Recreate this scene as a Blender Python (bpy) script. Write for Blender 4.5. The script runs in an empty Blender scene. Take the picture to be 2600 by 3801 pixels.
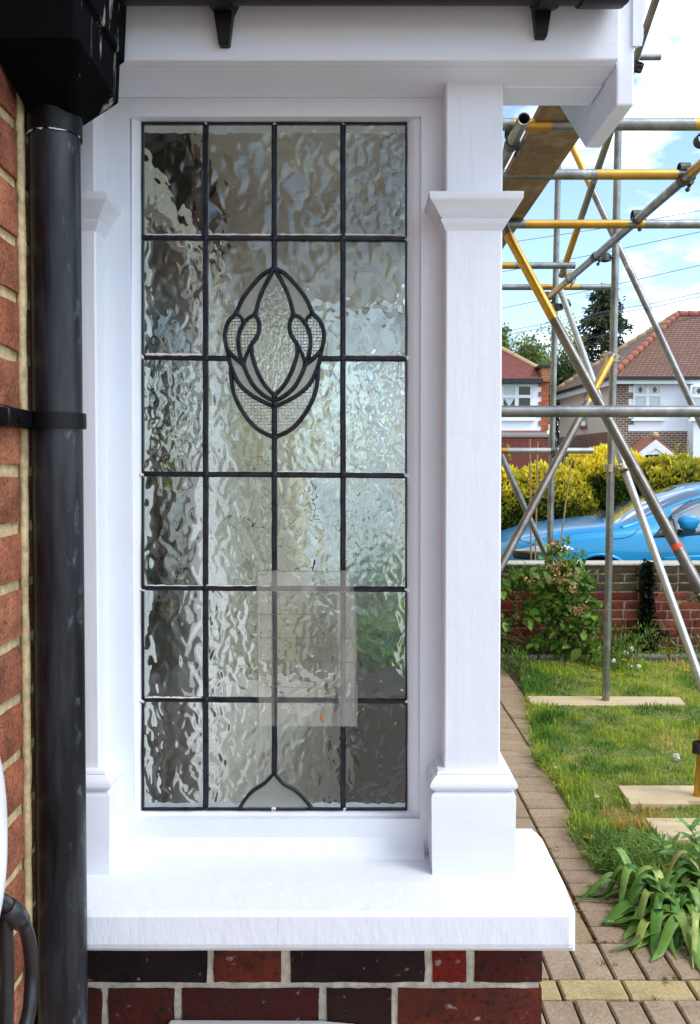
import bpy, bmesh, math, random
import numpy as np
from mathutils import Vector, Matrix, Euler
from mathutils.bvhtree import BVHTree
from mathutils import noise as mnoise

R = random.Random(11)
RG = np.random.default_rng(11)
SC = bpy.context.scene
COL = SC.collection

# ------------------------------------------------------------------ camera
F_PX, CAM_H, PITCH = 3100.0, 1.57, math.radians(1.5)
HORIZON = 1745.0
CY = HORIZON + F_PX * math.tan(PITCH)
cam = bpy.data.cameras.new('camera')
cam.sensor_fit = 'VERTICAL'
cam.sensor_height = 36.0
cam.lens = 36.0 * F_PX / 3801.0
cam.shift_y = -(1900.5 - CY) / 3801.0
cam.clip_start = 0.05
cam.clip_end = 3000
camo = bpy.data.objects.new('camera', cam)
COL.objects.link(camo)
camo.location = (0, 0, CAM_H)
camo.rotation_euler = (math.pi / 2 - PITCH, 0, 0)
SC.camera = camo

# ------------------------------------------------------------------ light
SUN_DIR = Vector((0.54, -0.34, 0.77)).normalized()      # towards the sun
w = bpy.data.worlds.new('World')
SC.world = w
w.use_nodes = True
nt = w.node_tree
nt.nodes.clear()
def wn(t, **k):
    n = nt.nodes.new(t)
    for a, b in k.items():
        setattr(n, a, b)
    return n
out = wn('ShaderNodeOutputWorld')
bg = wn('ShaderNodeBackground')
bg.inputs['Strength'].default_value = 0.13
sky = wn('ShaderNodeTexSky', sky_type='NISHITA', sun_disc=False)
sky.sun_elevation = math.asin(SUN_DIR.z)
sky.sun_rotation = math.atan2(SUN_DIR.x, SUN_DIR.y)
sky.altitude = 30
sky.air_density = 1.0
sky.dust_density = 1.2
tc = wn('ShaderNodeTexCoord')
mp = wn('ShaderNodeMapping')
mp.inputs['Scale'].default_value = (1.0, 1.0, 2.3)
mp.inputs['Location'].default_value = (5.5, 3.3, 1.1)
n1 = wn('ShaderNodeTexNoise')
n1.inputs['Scale'].default_value = 2.7
n1.inputs['Detail'].default_value = 9
n1.inputs['Roughness'].default_value = 0.56
rmp = wn('ShaderNodeValToRGB')
rmp.color_ramp.elements[0].position = 0.49
rmp.color_ramp.elements[1].position = 0.57
n2 = wn('ShaderNodeTexNoise')
n2.inputs['Scale'].default_value = 6
n2.inputs['Detail'].default_value = 6
cr2 = wn('ShaderNodeValToRGB')
cr2.color_ramp.elements[0].position = 0.3
cr2.color_ramp.elements[0].color = (7.0, 7.8, 8.9, 1)
cr2.color_ramp.elements[1].position = 0.6
cr2.color_ramp.elements[1].color = (9.6, 10.4, 11.6, 1)
mx = wn('ShaderNodeMix', data_type='RGBA')
gain = wn('ShaderNodeMix', data_type='RGBA', blend_type='MULTIPLY')
gain.inputs['Factor'].default_value = 1
gain.inputs['B'].default_value = (1.35, 1.42, 1.45, 1)
L = nt.links.new
L(tc.outputs['Generated'], mp.inputs['Vector'])
L(mp.outputs['Vector'], n1.inputs['Vector'])
L(mp.outputs['Vector'], n2.inputs['Vector'])
L(n1.outputs['Fac'], rmp.inputs['Fac'])
L(n2.outputs['Fac'], cr2.inputs['Fac'])
L(sky.outputs['Color'], gain.inputs['A'])
L(gain.outputs['Result'], mx.inputs['A'])
L(cr2.outputs['Color'], mx.inputs['B'])
L(rmp.outputs['Color'], mx.inputs['Factor'])
L(mx.outputs['Result'], bg.inputs['Color'])
L(bg.outputs['Background'], out.inputs['Surface'])

sun = bpy.data.lights.new('sun', 'SUN')
sun.energy = 0.9
sun.angle = math.radians(24)
sun.color = (1.0, 0.975, 0.94)
suno = bpy.data.objects.new('sun', sun)
COL.objects.link(suno)
suno.rotation_euler = SUN_DIR.to_track_quat('Z', 'Y').to_euler()
suno.location = (6, -4, 12)

vs = SC.view_settings
vs.view_transform = 'Standard'
vs.look = 'None'
vs.gamma = 1
vs.exposure = 0.84
vs.use_curve_mapping = False
SC.render.engine = 'CYCLES'
SC.cycles.use_denoising = True
SC.cycles.max_bounces = 10
SC.cycles.transmission_bounces = 10
SC.cycles.transparent_max_bounces = 12
SC.cycles.caustics_refractive = True
SC.cycles.sample_clamp_indirect = 6

# ------------------------------------------------------------------ helpers
def P(px, py, d):
    """Point at depth y = d seen at photograph pixel (px, py)."""
    u = (px - 1300.0) / F_PX
    v = (CY - py) / F_PX
    t = d / (math.cos(PITCH) + v * math.sin(PITCH))
    return Vector((u * t, d, CAM_H + t * (-math.sin(PITCH) + v * math.cos(PITCH))))

def G(px, py, z=0.0):
    u = (px - 1300.0) / F_PX
    v = (CY - py) / F_PX
    dz = -math.sin(PITCH) + v * math.cos(PITCH)
    t = (z - CAM_H) / dz
    return Vector((u * t, t * (math.cos(PITCH) + v * math.sin(PITCH)), z))

def tag(o, label=None, cat=None, group=None, kind=None):
    if label: o['label'] = label
    if cat: o['category'] = cat
    if group: o['group'] = group
    if kind: o['kind'] = kind
    return o

def empty(name, loc=(0, 0, 0), parent=None):
    o = bpy.data.objects.new(name, None)
    o.empty_display_size = 0.05
    COL.objects.link(o)
    o.location = loc
    if parent:
        o.parent = parent
        o.matrix_parent_inverse = Matrix.Translation(-Vector(parent.location))
    return o

def link(name, me, mat=None, parent=None, smooth=False):
    o = bpy.data.objects.new(name, me)
    COL.objects.link(o)
    if mat is not None:
        for m in (mat if isinstance(mat, (list, tuple)) else [mat]):
            me.materials.append(m)
    if smooth:
        me.shade_smooth()
    if parent is not None:
        o.parent = parent
        o.matrix_parent_inverse = Matrix.Translation(-Vector(parent_world(parent)))
    return o

def parent_world(p):
    return Vector(p.location)      # parents are only ever moved, never turned, and children carry an inverse

class MB:
    """collects shapes, builds one mesh object in world coordinates"""
    def __init__(s):
        s.v, s.f, s.m = [], [], []
    def add(s, vs, fs, mi=0):
        o = len(s.v)
        s.v += [tuple(p) for p in vs]
        s.f += [tuple(i + o for i in f) for f in fs]
        s.m += [mi] * len(fs)
        return s
    def box(s, x0, x1, y0, y1, z0, z1, mi=0):
        vs = [(x, y, z) for x in (x0, x1) for y in (y0, y1) for z in (z0, z1)]
        return s.add(vs, [(0, 1, 3, 2), (4, 6, 7, 5), (0, 4, 5, 1), (2, 3, 7, 6), (0, 2, 6, 4), (1, 5, 7, 3)], mi)
    def cham(s, x0, x1, y0, y1, z0, z1, b=0.003, mi=0):
        """box with chamfered edges"""
        bm = bmesh.new()
        r = bmesh.ops.create_cube(bm, size=1)
        for v in bm.verts:
            v.co = Vector(((x0 + x1) / 2 + v.co.x * (x1 - x0), (y0 + y1) / 2 + v.co.y * (y1 - y0), (z0 + z1) / 2 + v.co.z * (z1 - z0)))
        bmesh.ops.bevel(bm, geom=bm.edges[:], offset=b, segments=1, affect='EDGES')
        bm.verts.index_update()
        s.add([v.co.copy() for v in bm.verts], [[v.index for v in f.verts] for f in bm.faces], mi)
        bm.free()
        return s
    def poly(s, pts, ext, mi=0):
        """planar polygon pts extruded by vector ext"""
        n = len(pts)
        e = Vector(ext)
        vs = [Vector(p) for p in pts] + [Vector(p) + e for p in pts]
        fs = [tuple(range(n - 1, -1, -1)), tuple(range(n, 2 * n))]
        fs += [(i, (i + 1) % n, n + (i + 1) % n, n + i) for i in range(n)]
        return s.add(vs, fs, mi)
    def tube(s, pts, r, n=10, mi=0, cap=True, mis=None):
        pts = [Vector(p) for p in pts]
        rs = r if isinstance(r, (list, tuple)) else [r] * len(pts)
        o = len(s.v)
        prev = None
        for i, p in enumerate(pts):
            t = (pts[min(i + 1, len(pts) - 1)] - pts[max(i - 1, 0)]).normalized()
            if prev is None:
                a = t.cross(Vector((0, 0, 1)))
                if a.length < 1e-3: a = t.cross(Vector((0, 1, 0)))
            else:
                a = prev - t * prev.dot(t)
            a.normalize()
            prev = a
            b = t.cross(a)
            for k in range(n):
                q = 2 * math.pi * k / n
                s.v.append(tuple(p + (a * math.cos(q) + b * math.sin(q)) * rs[i]))
        for i in range(len(pts) - 1):
            for k in range(n):
                k2 = (k + 1) % n
                s.f.append((o + i * n + k, o + i * n + k2, o + (i + 1) * n + k2, o + (i + 1) * n + k))
                s.m.append(mis[i] if mis else mi)
        if cap:
            s.f.append(tuple(o + k for k in range(n - 1, -1, -1))); s.m.append(mis[0] if mis else mi)
            e = o + (len(pts) - 1) * n
            s.f.append(tuple(e + k for k in range(n))); s.m.append(mis[-1] if mis else mi)
        return s
    def loops(s, loops, closed=True, mi=0, cap=True):
        """skin between equal-length loops"""
        o = len(s.v); n = len(loops[0])
        for l in loops:
            s.v += [tuple(p) for p in l]
        for i in range(len(loops) - 1):
            for k in range(n if closed else n - 1):
                k2 = (k + 1) % n
                s.f.append((o + i * n + k, o + i * n + k2, o + (i + 1) * n + k2, o + (i + 1) * n + k)); s.m.append(mi)
        if cap:
            s.f.append(tuple(o + k for k in range(n - 1, -1, -1))); s.m.append(mi)
            e = o + (len(loops) - 1) * n
            s.f.append(tuple(e + k for k in range(n))); s.m.append(mi)
        return s
    def ball(s, c, r, mi=0, jit=0.0, seg=8, rings=5):
        c = Vector(c); rr = r if isinstance(r, (tuple, list)) else (r, r, r)
        o = len(s.v)
        for i in range(rings + 1):
            th = math.pi * i / rings
            for k in range(seg):
                q = 2 * math.pi * k / seg
                j = 1 + (R.random() - .5) * jit
                s.v.append((c.x + rr[0] * math.sin(th) * math.cos(q) * j, c.y + rr[1] * math.sin(th) * math.sin(q) * j, c.z + rr[2] * math.cos(th) * j))
        for i in range(rings):
            for k in range(seg):
                k2 = (k + 1) % seg
                s.f.append((o + i * seg + k, o + (i + 1) * seg + k, o + (i + 1) * seg + k2, o + i * seg + k2)); s.m.append(mi)
        return s
    def mesh(s, name, smooth=False):
        me = bpy.data.meshes.new(name)
        me.from_pydata(s.v, [], s.f)
        me.polygons.foreach_set('material_index', s.m)
        me.update()
        bm = bmesh.new(); bm.from_mesh(me)
        bmesh.ops.recalc_face_normals(bm, faces=bm.faces[:])
        bm.to_mesh(me); bm.free()
        if smooth == 'auto':
            me.shade_smooth()
            me.set_sharp_from_angle(angle=math.radians(38))
        elif smooth:
            me.shade_smooth()
        return me
    def build(s, name, mat, parent=None, smooth=False):
        return link(name, s.mesh(name, smooth), mat, parent)

def bevel_mod(o, w_=0.003, seg=2):
    m = o.modifiers.new('bevel', 'BEVEL'); m.width = w_; m.segments = seg; m.limit_method = 'ANGLE'
    return o

def np_mesh(name, verts, faces, cols=None):
    """verts (N,3), faces (M,k) uniform"""
    me = bpy.data.meshes.new(name)
    verts = np.asarray(verts, dtype=np.float32); faces = np.asarray(faces, dtype=np.int32)
    k = faces.shape[1]
    me.vertices.add(len(verts)); me.vertices.foreach_set('co', verts.ravel())
    me.loops.add(faces.size); me.loops.foreach_set('vertex_index', faces.ravel())
    me.polygons.add(len(faces))
    me.polygons.foreach_set('loop_start', np.arange(0, faces.size, k, dtype=np.int32))
    me.update(calc_edges=True)
    if cols is not None:
        at = me.color_attributes.new('tint', 'FLOAT_COLOR', 'POINT')
        c = np.ones((len(verts), 4), dtype=np.float32); c[:, :3] = cols
        at.data.foreach_set('color', c.ravel())
    return me

# ------------------------------------------------------------------ materials
def srgb(r, g, b):
    f = lambda c: (c / 255 / 12.92) if c <= 10 else ((c / 255 + .055) / 1.055) ** 2.4
    return (f(r), f(g), f(b), 1)

class NT:
    def __init__(s, name):
        s.mat = bpy.data.materials.new(name); s.mat.use_nodes = True
        s.t = s.mat.node_tree; s.t.nodes.clear()
        s.out = s.n('ShaderNodeOutputMaterial')
    def n(s, t, **k):
        nd = s.t.nodes.new(t)
        for a, b in k.items():
            if hasattr(nd, a): setattr(nd, a, b)
            else: nd.inputs[a.replace('_', ' ')].default_value = b
        return nd
    def l(s, a, b): s.t.links.new(a, b)
    def coord(s, scale=(1, 1, 1), kind='Object', rnd=0.0):
        tc = s.n('ShaderNodeTexCoord'); mp = s.n('ShaderNodeMapping')
        mp.inputs['Scale'].default_value = scale
        s.l(tc.outputs[kind], mp.inputs['Vector'])
        if rnd:
            oi = s.n('ShaderNodeObjectInfo'); m = s.n('ShaderNodeMath', operation='MULTIPLY')
            m.inputs[1].default_value = rnd
            cb = s.n('ShaderNodeCombineXYZ')
            m2 = s.n('ShaderNodeMath', operation='MULTIPLY'); m2.inputs[1].default_value = rnd * 1.7
            s.l(oi.outputs['Random'], m.inputs[0]); s.l(oi.outputs['Random'], m2.inputs[0])
            s.l(m.outputs[0], cb.inputs[0]); s.l(m2.outputs[0], cb.inputs[1]); s.l(m.outputs[0], cb.inputs[2])
            s.l(cb.outputs[0], mp.inputs['Location'])
        return mp.outputs['Vector']
    def noise(s, vec, scale, detail=4, rough=.55, dist=0.0):
        n = s.n('ShaderNodeTexNoise'); n.inputs['Scale'].default_value = scale
        n.inputs['Detail'].default_value = detail; n.inputs['Roughness'].default_value = rough
        n.inputs['Distortion'].default_value = dist
        s.l(vec, n.inputs['Vector']); return n.outputs['Fac']
    def ramp(s, fac, stops):
        r = s.n('ShaderNodeValToRGB'); e = r.color_ramp.elements
        while len(e) < len(stops): e.new(0.5)
        for i, (p, c) in enumerate(stops):
            e[i].position = p
            e[i].color = c if isinstance(c, (tuple, list)) else (c, c, c, 1)
        s.l(fac, r.inputs['Fac']); return r.outputs['Color']
    def mix(s, fac, a, b, mode='MIX'):
        m = s.n('ShaderNodeMix', data_type='RGBA', blend_type=mode)
        for sock, val in ((m.inputs['Factor'], fac), (m.inputs['A'], a), (m.inputs['B'], b)):
            if hasattr(val, 'links'): s.l(val, sock)
            else: sock.default_value = val
        return m.outputs['Result']
    def bump(s, h, strength=.5, dist=.002, prev=None):
        b = s.n('ShaderNodeBump'); b.inputs['Strength'].default_value = strength; b.inputs['Distance'].default_value = dist
        s.l(h, b.inputs['Height'])
        if prev is not None: s.l(prev, b.inputs['Normal'])
        return b.outputs['Normal']
    def bsdf(s, color=None, rough=.6, metal=0.0, normal=None, **k):
        b = s.n('ShaderNodeBsdfPrincipled')
        for nm, val in (('Base Color', color), ('Roughness', rough), ('Metallic', metal)):
            if val is None: continue
            if hasattr(val, 'links'): s.l(val, b.inputs[nm])
            else: b.inputs[nm].default_value = val
        if normal is not None: s.l(normal, b.inputs['Normal'])
        for a, v in k.items(): b.inputs[a.replace('_', ' ')].default_value = v
        s.l(b.outputs[0], s.out.inputs['Surface'])
        return b

def m_paint(name, col=(.755, .79, .855, 1), rough=.40, streak=(1, 1, 1), amt=.0020, dirt=.09):
    t = NT(name); v = t.coord(streak); vs = t.coord()
    a = t.noise(v, 45, 5, .6); b = t.noise(vs, 7, 4); c = t.noise(vs, 160, 2)
    cc = t.mix(t.ramp(b, [(.35, 0.0), (.75, dirt)]), col, (.55, .53, .50, 1))
    nb = t.bump(a, .6, amt * .8); nb = t.bump(c, .25, .0006, nb); nb = t.bump(b, .6, .005, nb)
    t.bsdf(cc, t.ramp(t.noise(v, 18, 4), [(.3, rough * .65), (.7, min(1, rough * 1.3))]), normal=nb); return t.mat

def m_plain(name, col, rough=.5, metal=0., nscale=30, var=.25, bump=.3, bdist=.002, streak=(1, 1, 1), rnd=0.0, **k):
    t = NT(name); v = t.coord(streak, rnd=rnd)
    a = t.noise(v, nscale, 5, .6)
    dark = tuple(c * (1 - var) for c in col[:3]) + (1,)
    lite = tuple(min(1, c * (1 + var)) for c in col[:3]) + (1,)
    cc = t.ramp(a, [(.3, dark), (.7, lite)])
    t.bsdf(cc, rough, metal, t.bump(a, bump, bdist), **k); return t.mat

def m_brick(name, stops, pit=120, rnd=9.0, speck=None, rough=.85):
    """brick colour varies from piece to piece (object random) and within the face"""
    t = NT(name); v = t.coord(rnd=rnd)
    oi = t.n('ShaderNodeObjectInfo')
    base = t.ramp(oi.outputs['Random'], stops)
    a = t.noise(v, 14, 5, .65); b = t.noise(v, pit, 4, .7); c = t.noise(v, 55, 3)
    cc = t.mix(t.ramp(a, [(.36, 0.0), (.72, .8)]), base, (.035, .02, .018, 1))
    cc = t.mix(t.ramp(b, [(.50, 0.0), (.64, .7)]), cc, (.02, .012, .012, 1))
    if speck:
        cc = t.mix(t.ramp(c, [(.66, 0.0), (.75, .8)]), cc, speck)
    nb = t.bump(b, .7, .003); nb = t.bump(a, .6, .005, nb)
    t.bsdf(cc, rough, normal=nb, Specular_IOR_Level=.12); return t.mat

def m_leaf(name, rough=.5, trans=.35, spec=.35):
    t = NT(name)
    at = t.n('ShaderNodeVertexColor', layer_name='tint')
    b = t.bsdf(at.outputs['Color'], rough, Specular_IOR_Level=spec)
    tr = t.n('ShaderNodeBsdfTranslucent'); t.l(at.outputs['Color'], tr.inputs['Color'])
    mx = t.n('ShaderNodeMixShader'); mx.inputs[0].default_value = trans
    t.l(b.outputs[0], mx.inputs[1]); t.l(tr.outputs[0], mx.inputs[2]); t.l(mx.outputs[0], t.out.inputs['Surface'])
    return t.mat

def m_leafobj(name, stops, rough=.4, trans=.3):
    """for leaves that are objects: colour from the object's own random number"""
    t = NT(name); oi = t.n('ShaderNodeObjectInfo')
    v = t.coord((1, 1, 1), rnd=5); a = t.noise(v, 40, 3)
    c = t.ramp(oi.outputs['Random'], stops)
    c = t.mix(t.ramp(a, [(.35, 0.), (.7, .35)]), c, (.10, .13, .02, 1))
    b = t.bsdf(c, rough, Specular_IOR_Level=.4, normal=t.bump(a, .4, .003))
    tr = t.n('ShaderNodeBsdfTranslucent'); t.l(c, tr.inputs['Color'])
    mx = t.n('ShaderNodeMixShader'); mx.inputs[0].default_value = trans
    t.l(b.outputs[0], mx.inputs[1]); t.l(tr.outputs[0], mx.inputs[2]); t.l(mx.outputs[0], t.out.inputs['Surface'])
    return t.mat

def m_glass(name, kind):
    t = NT(name); oi = t.n('ShaderNodeObjectInfo')
    if kind == 'ripple':
        v = t.coord((1, 1, .80), rnd=4.0)
        a = t.noise(v, 50, 0., .4, .7); b = t.noise(v, 15, 0, .5, .5)
        wv = t.n('ShaderNodeTexWhiteNoise', noise_dimensions='1D'); t.l(oi.outputs['Random'], wv.inputs['W'])
        def between(sock, lo, hi):
            q = t.n('ShaderNodeMapRange'); q.inputs['To Min'].default_value = lo; q.inputs['To Max'].default_value = hi
            t.l(sock, q.inputs['Value']); return q.outputs['Result']
        t.l(between(wv.outputs['Value'], 42, 66), a.node.inputs['Scale'])
        nb = t.bump(b, 1, .005); nb = t.bump(a, 1, .0031, nb); ro = .006
        t.l(between(oi.outputs['Random'], .0020, .0036), nb.node.inputs['Distance'])
    elif kind == 'frost':
        v = t.coord(); a = t.noise(v, 420, 3); nb = t.bump(a, .8, .0012); ro = .25
    elif kind == 'stipple':
        v = t.coord((1, 1, .6), rnd=4.0); a = t.noise(v, 170, 1.5, .5, .4); nb = t.bump(a, 1, .0022); ro = .04
    elif kind == 'diamond':
        v = t.coord(); vo = t.n('ShaderNodeTexVoronoi', feature='F1'); vo.inputs['Scale'].default_value = 190
        vo.inputs['Randomness'].default_value = .12
        t.l(v, vo.inputs['Vector']); nb = t.bump(vo.outputs['Distance'], 1, .0035); ro = .03
    g = t.n('ShaderNodeBsdfPrincipled')
    g.inputs['Base Color'].default_value = (.93, .96, .90, 1)
    g.inputs['Roughness'].default_value = ro
    g.inputs['IOR'].default_value = 1.47
    g.inputs['Transmission Weight'].default_value = 1.0
    t.l(nb, g.inputs['Normal'])
    if kind == 'frost':
        d = t.n('ShaderNodeBsdfTranslucent'); d.inputs['Color'].default_value = (.62, .60, .52, 1)
        d2 = t.n('ShaderNodeBsdfDiffuse'); t.l(t.ramp(t.noise(v, 260, 4, .7), [(.35, (.36, .33, .27, 1)), (.65, (.66, .63, .55, 1))]), d2.inputs['Color'])
        m1 = t.n('ShaderNodeMixShader'); m1.inputs[0].default_value = .5
        t.l(d.outputs[0], m1.inputs[1]); t.l(d2.outputs[0], m1.inputs[2])
        m2 = t.n('ShaderNodeMixShader'); m2.inputs[0].default_value = .28
        t.l(g.outputs[0], m2.inputs[1]); t.l(m1.outputs[0], m2.inputs[2]); t.l(m2.outputs[0], t.out.inputs['Surface'])
    else:
        t.l(g.outputs[0], t.out.inputs['Surface'])
    return t.mat

def m_film(name, lo=.015, hi=.11):
    """clear plastic: mostly see-through, a little milky, shiny"""
    t = NT(name); v = t.coord((1, 1, .35))
    a = t.noise(v, 40, 4, .6); b = t.noise(t.coord(), 90, 4, .7)
    tr = t.n('ShaderNodeBsdfTransparent'); tr.inputs['Color'].default_value = (.97, .97, .95, 1)
    d = t.n('ShaderNodeBsdfDiffuse')
    t.l(t.ramp(b, [(.35, (.75, .74, .70, 1)), (.62, (.72, .70, .63, 1)), (.78, (.35, .26, .16, 1))]), d.inputs['Color'])
    gl = t.n('ShaderNodeBsdfGlossy'); gl.inputs['Roughness'].default_value = .12
    t.l(t.bump(a, .8, .004), gl.inputs['Normal'])
    m1 = t.n('ShaderNodeMixShader'); t.l(t.ramp(a, [(.3, lo), (.75, hi)]), m1.inputs[0])
    t.l(tr.outputs[0], m1.inputs[1]); t.l(d.outputs[0], m1.inputs[2])
    m2 = t.n('ShaderNodeMixShader'); m2.inputs[0].default_value = .06
    t.l(m1.outputs[0], m2.inputs[1]); t.l(gl.outputs[0], m2.inputs[2]); t.l(m2.outputs[0], t.out.inputs['Surface'])
    return t.mat

def m_thin(name, tint=(.85, .9, .9, 1), refl=.25):
    t = NT(name)
    tr = t.n('ShaderNodeBsdfTransparent'); tr.inputs['Color'].default_value = tint
    gl = t.n('ShaderNodeBsdfGlossy'); gl.inputs['Roughness'].default_value = .02
    fr = t.n('ShaderNodeFresnel'); fr.inputs['IOR'].default_value = 1.5
    ad = t.n('ShaderNodeMath', operation='ADD'); ad.inputs[1].default_value = refl; ad.use_clamp = True
    t.l(fr.outputs[0], ad.inputs[0])
    m = t.n('ShaderNodeMixShader'); t.l(ad.outputs[0], m.inputs[0])
    t.l(tr.outputs[0], m.inputs[1]); t.l(gl.outputs[0], m.inputs[2]); t.l(m.outputs[0], t.out.inputs['Surface'])
    return t.mat

def m_rows(name, c1, c2, mortar, bw, bh, horiz='X', msize=.012, rough=.85, off=.5, squash=1):
    """far brickwork / roof tiles: a brick texture on x-z (or y-z) object coordinates"""
    t = NT(name); tc = t.n('ShaderNodeTexCoord'); sp = t.n('ShaderNodeSeparateXYZ'); cb = t.n('ShaderNodeCombineXYZ')
    t.l(tc.outputs['Object'], sp.inputs[0])
    t.l(sp.outputs[{'X': 0, 'Y': 1}[horiz]], cb.inputs[0]); t.l(sp.outputs[2], cb.inputs[1])
    b = t.n('ShaderNodeTexBrick'); b.offset = off
    b.inputs['Color1'].default_value = c1; b.inputs['Color2'].default_value = c2; b.inputs['Mortar'].default_value = mortar
    b.inputs['Scale'].default_value = 1; b.inputs['Brick Width'].default_value = bw; b.inputs['Row Height'].default_value = bh
    b.inputs['Mortar Size'].default_value = msize
    t.l(cb.outputs[0], b.inputs['Vector'])
    n = t.noise(t.coord(), 1.3, 5, .6)
    cc = t.mix(t.ramp(n, [(.35, 0.), (.75, .5)]), b.outputs['Color'], tuple(.45 * x for x in c1[:3]) + (1,))
    t.bsdf(cc, rough, normal=t.bump(b.outputs['Fac'], -.6, .02)); return t.mat

M = {}
M['paint'] = m_paint('white_gloss_paint')
M['paint_v'] = m_paint('white_brushed_paint', streak=(1, 1, .08))
M['paint_h'] = m_paint('white_brushed_paint_level', streak=(.08, 1, 1))
M['paint_rough'] = m_paint('white_masonry_paint', rough=.55, amt=.0040, dirt=.03, streak=(1, 1, .3))
M['putty'] = m_paint('old_putty', col=(.72, .70, .64, 1), dirt=.3, rough=.7)
M['black'] = m_plain('black_plastic', (.003, .003, .004, 1), .42, Specular_IOR_Level=.22, var=.5, nscale=14, bump=.05)
t = NT('weathered_black_pipe_sheen'); v = t.coord((1, 1, .12)); a = t.noise(v, 34, 6, .65); b = t.noise(t.coord(), 60, 4)
c = t.mix(t.ramp(a, [(.42, 0.), (.78, .42)]), (.0025, .003, .005, 1), (.085, .09, .11, 1))
sx = t.n('ShaderNodeSeparateXYZ'); ge = t.n('ShaderNodeNewGeometry'); t.l(ge.outputs['Normal'], sx.inputs[0])
k_ = t.n('ShaderNodeMath', operation='MULTIPLY'); t.l(t.ramp(t.noise(t.coord((1, 1, .42)), 48, 7, .75), [(.57, 0.), (.72, .38)]), k_.inputs[0]); t.l(t.ramp(sx.outputs[0], [(.50, 0.), (.72, 1.)]), k_.inputs[1])
c = t.mix(k_.outputs[0], c, (.24, .31, .34, 1))      # scuffs, and the lit porch side's bluish sheen put into the colour
t.bsdf(c, .34, normal=t.bump(b, .15, .001), Specular_IOR_Level=.32); M['pipe'] = t.mat
t = NT('streaked_black_hopper'); v = t.coord((1, 1, .22)); a = t.noise(v, 30, 6, .7)
sx = t.n('ShaderNodeSeparateXYZ'); ge = t.n('ShaderNodeNewGeometry'); t.l(ge.outputs['Normal'], sx.inputs[0])
k_ = t.n('ShaderNodeMath', operation='MULTIPLY'); t.l(t.ramp(a, [(.58, 0.), (.66, .75)]), k_.inputs[0]); t.l(t.ramp(sx.outputs[0], [(.6, 0.), (.8, 1.)]), k_.inputs[1])
c = t.mix(k_.outputs[0], (.002, .002, .003, 1), (.42, .42, .40, 1))      # limescale runs on the porch side only
t.bsdf(c, .85, Specular_IOR_Level=.06); M['hopper'] = t.mat
M['lead'] = m_plain('dark_lead', (.018, .018, .026, 1), .42, .55, nscale=55, var=.7, bump=.5, bdist=.001)
for k in ('ripple', 'frost', 'stipple', 'diamond'):
    M['g_' + k] = m_glass('glass_' + k, k)
M['film'] = m_film('clear_film'); M['tape'] = m_film('clear_tape', .07, .26)
M['thin'] = m_thin('window_glass')
M['mortar'] = m_plain('lime_mortar', (.50, .40, .22, 1), .9, nscale=60, var=.35, bump=.8, bdist=.004)
M['mortar_grey'] = m_plain('pale_mortar', (.50, .46, .37, 1), .9, nscale=60, var=.35, bump=.8, bdist=.004)
M['mortar_old'] = m_plain('dirty_mortar', (.27, .21, .14, 1), .9, nscale=40, var=.4, bump=.8, bdist=.004)
M['brick_or'] = m_brick('orange_rustic_brick', [(0, (.34, .11, .06, 1)), (.5, (.52, .205, .11, 1)), (.8, (.42, .15, .08, 1)), (1, (.22, .075, .05, 1))], pit=210)
M['brick_dk'] = m_brick('dark_red_brick', [(0, (.012, .007, .006, 1)), (.3, (.05, .012, .009, 1)), (.6, (.13, .022, .012, 1)), (1, (.22, .030, .013, 1))], pit=90, speck=(.4, .3, .25, 1))
M['brick_red'] = m_brick('garden_red_brick', [(0, (.13, .024, .015, 1)), (.6, (.22, .045, .026, 1)), (1, (.30, .075, .045, 1))], pit=90)
M['brick_moss'] = m_brick('weathered_top_brick', [(0, (.065, .045, .026, 1)), (1, (.125, .088, .05, 1))], pit=90)
# ================================================================== PORCH
WALL_X = -0.445                       # plane of the house wall on the left
D_PANEL, D_SHAFT, D_CAP, D_PLINTH, D_SILL, D_BRICK, D_FASCIA, D_GLASS = 1.352, 1.30, 1.268, 1.272, 1.187, 1.29, 1.227, 1.375
SOF_Z = P(1300, 222, D_FASCIA).z
SILL_Z = P(1700, 3254, D_PLINTH).z
BARGE_X = 0.3915
porch = empty('porch', (0, 1.5, 0))
tag(porch, 'white painted house porch with brick base, pilasters and leaded side window', 'porch')

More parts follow.
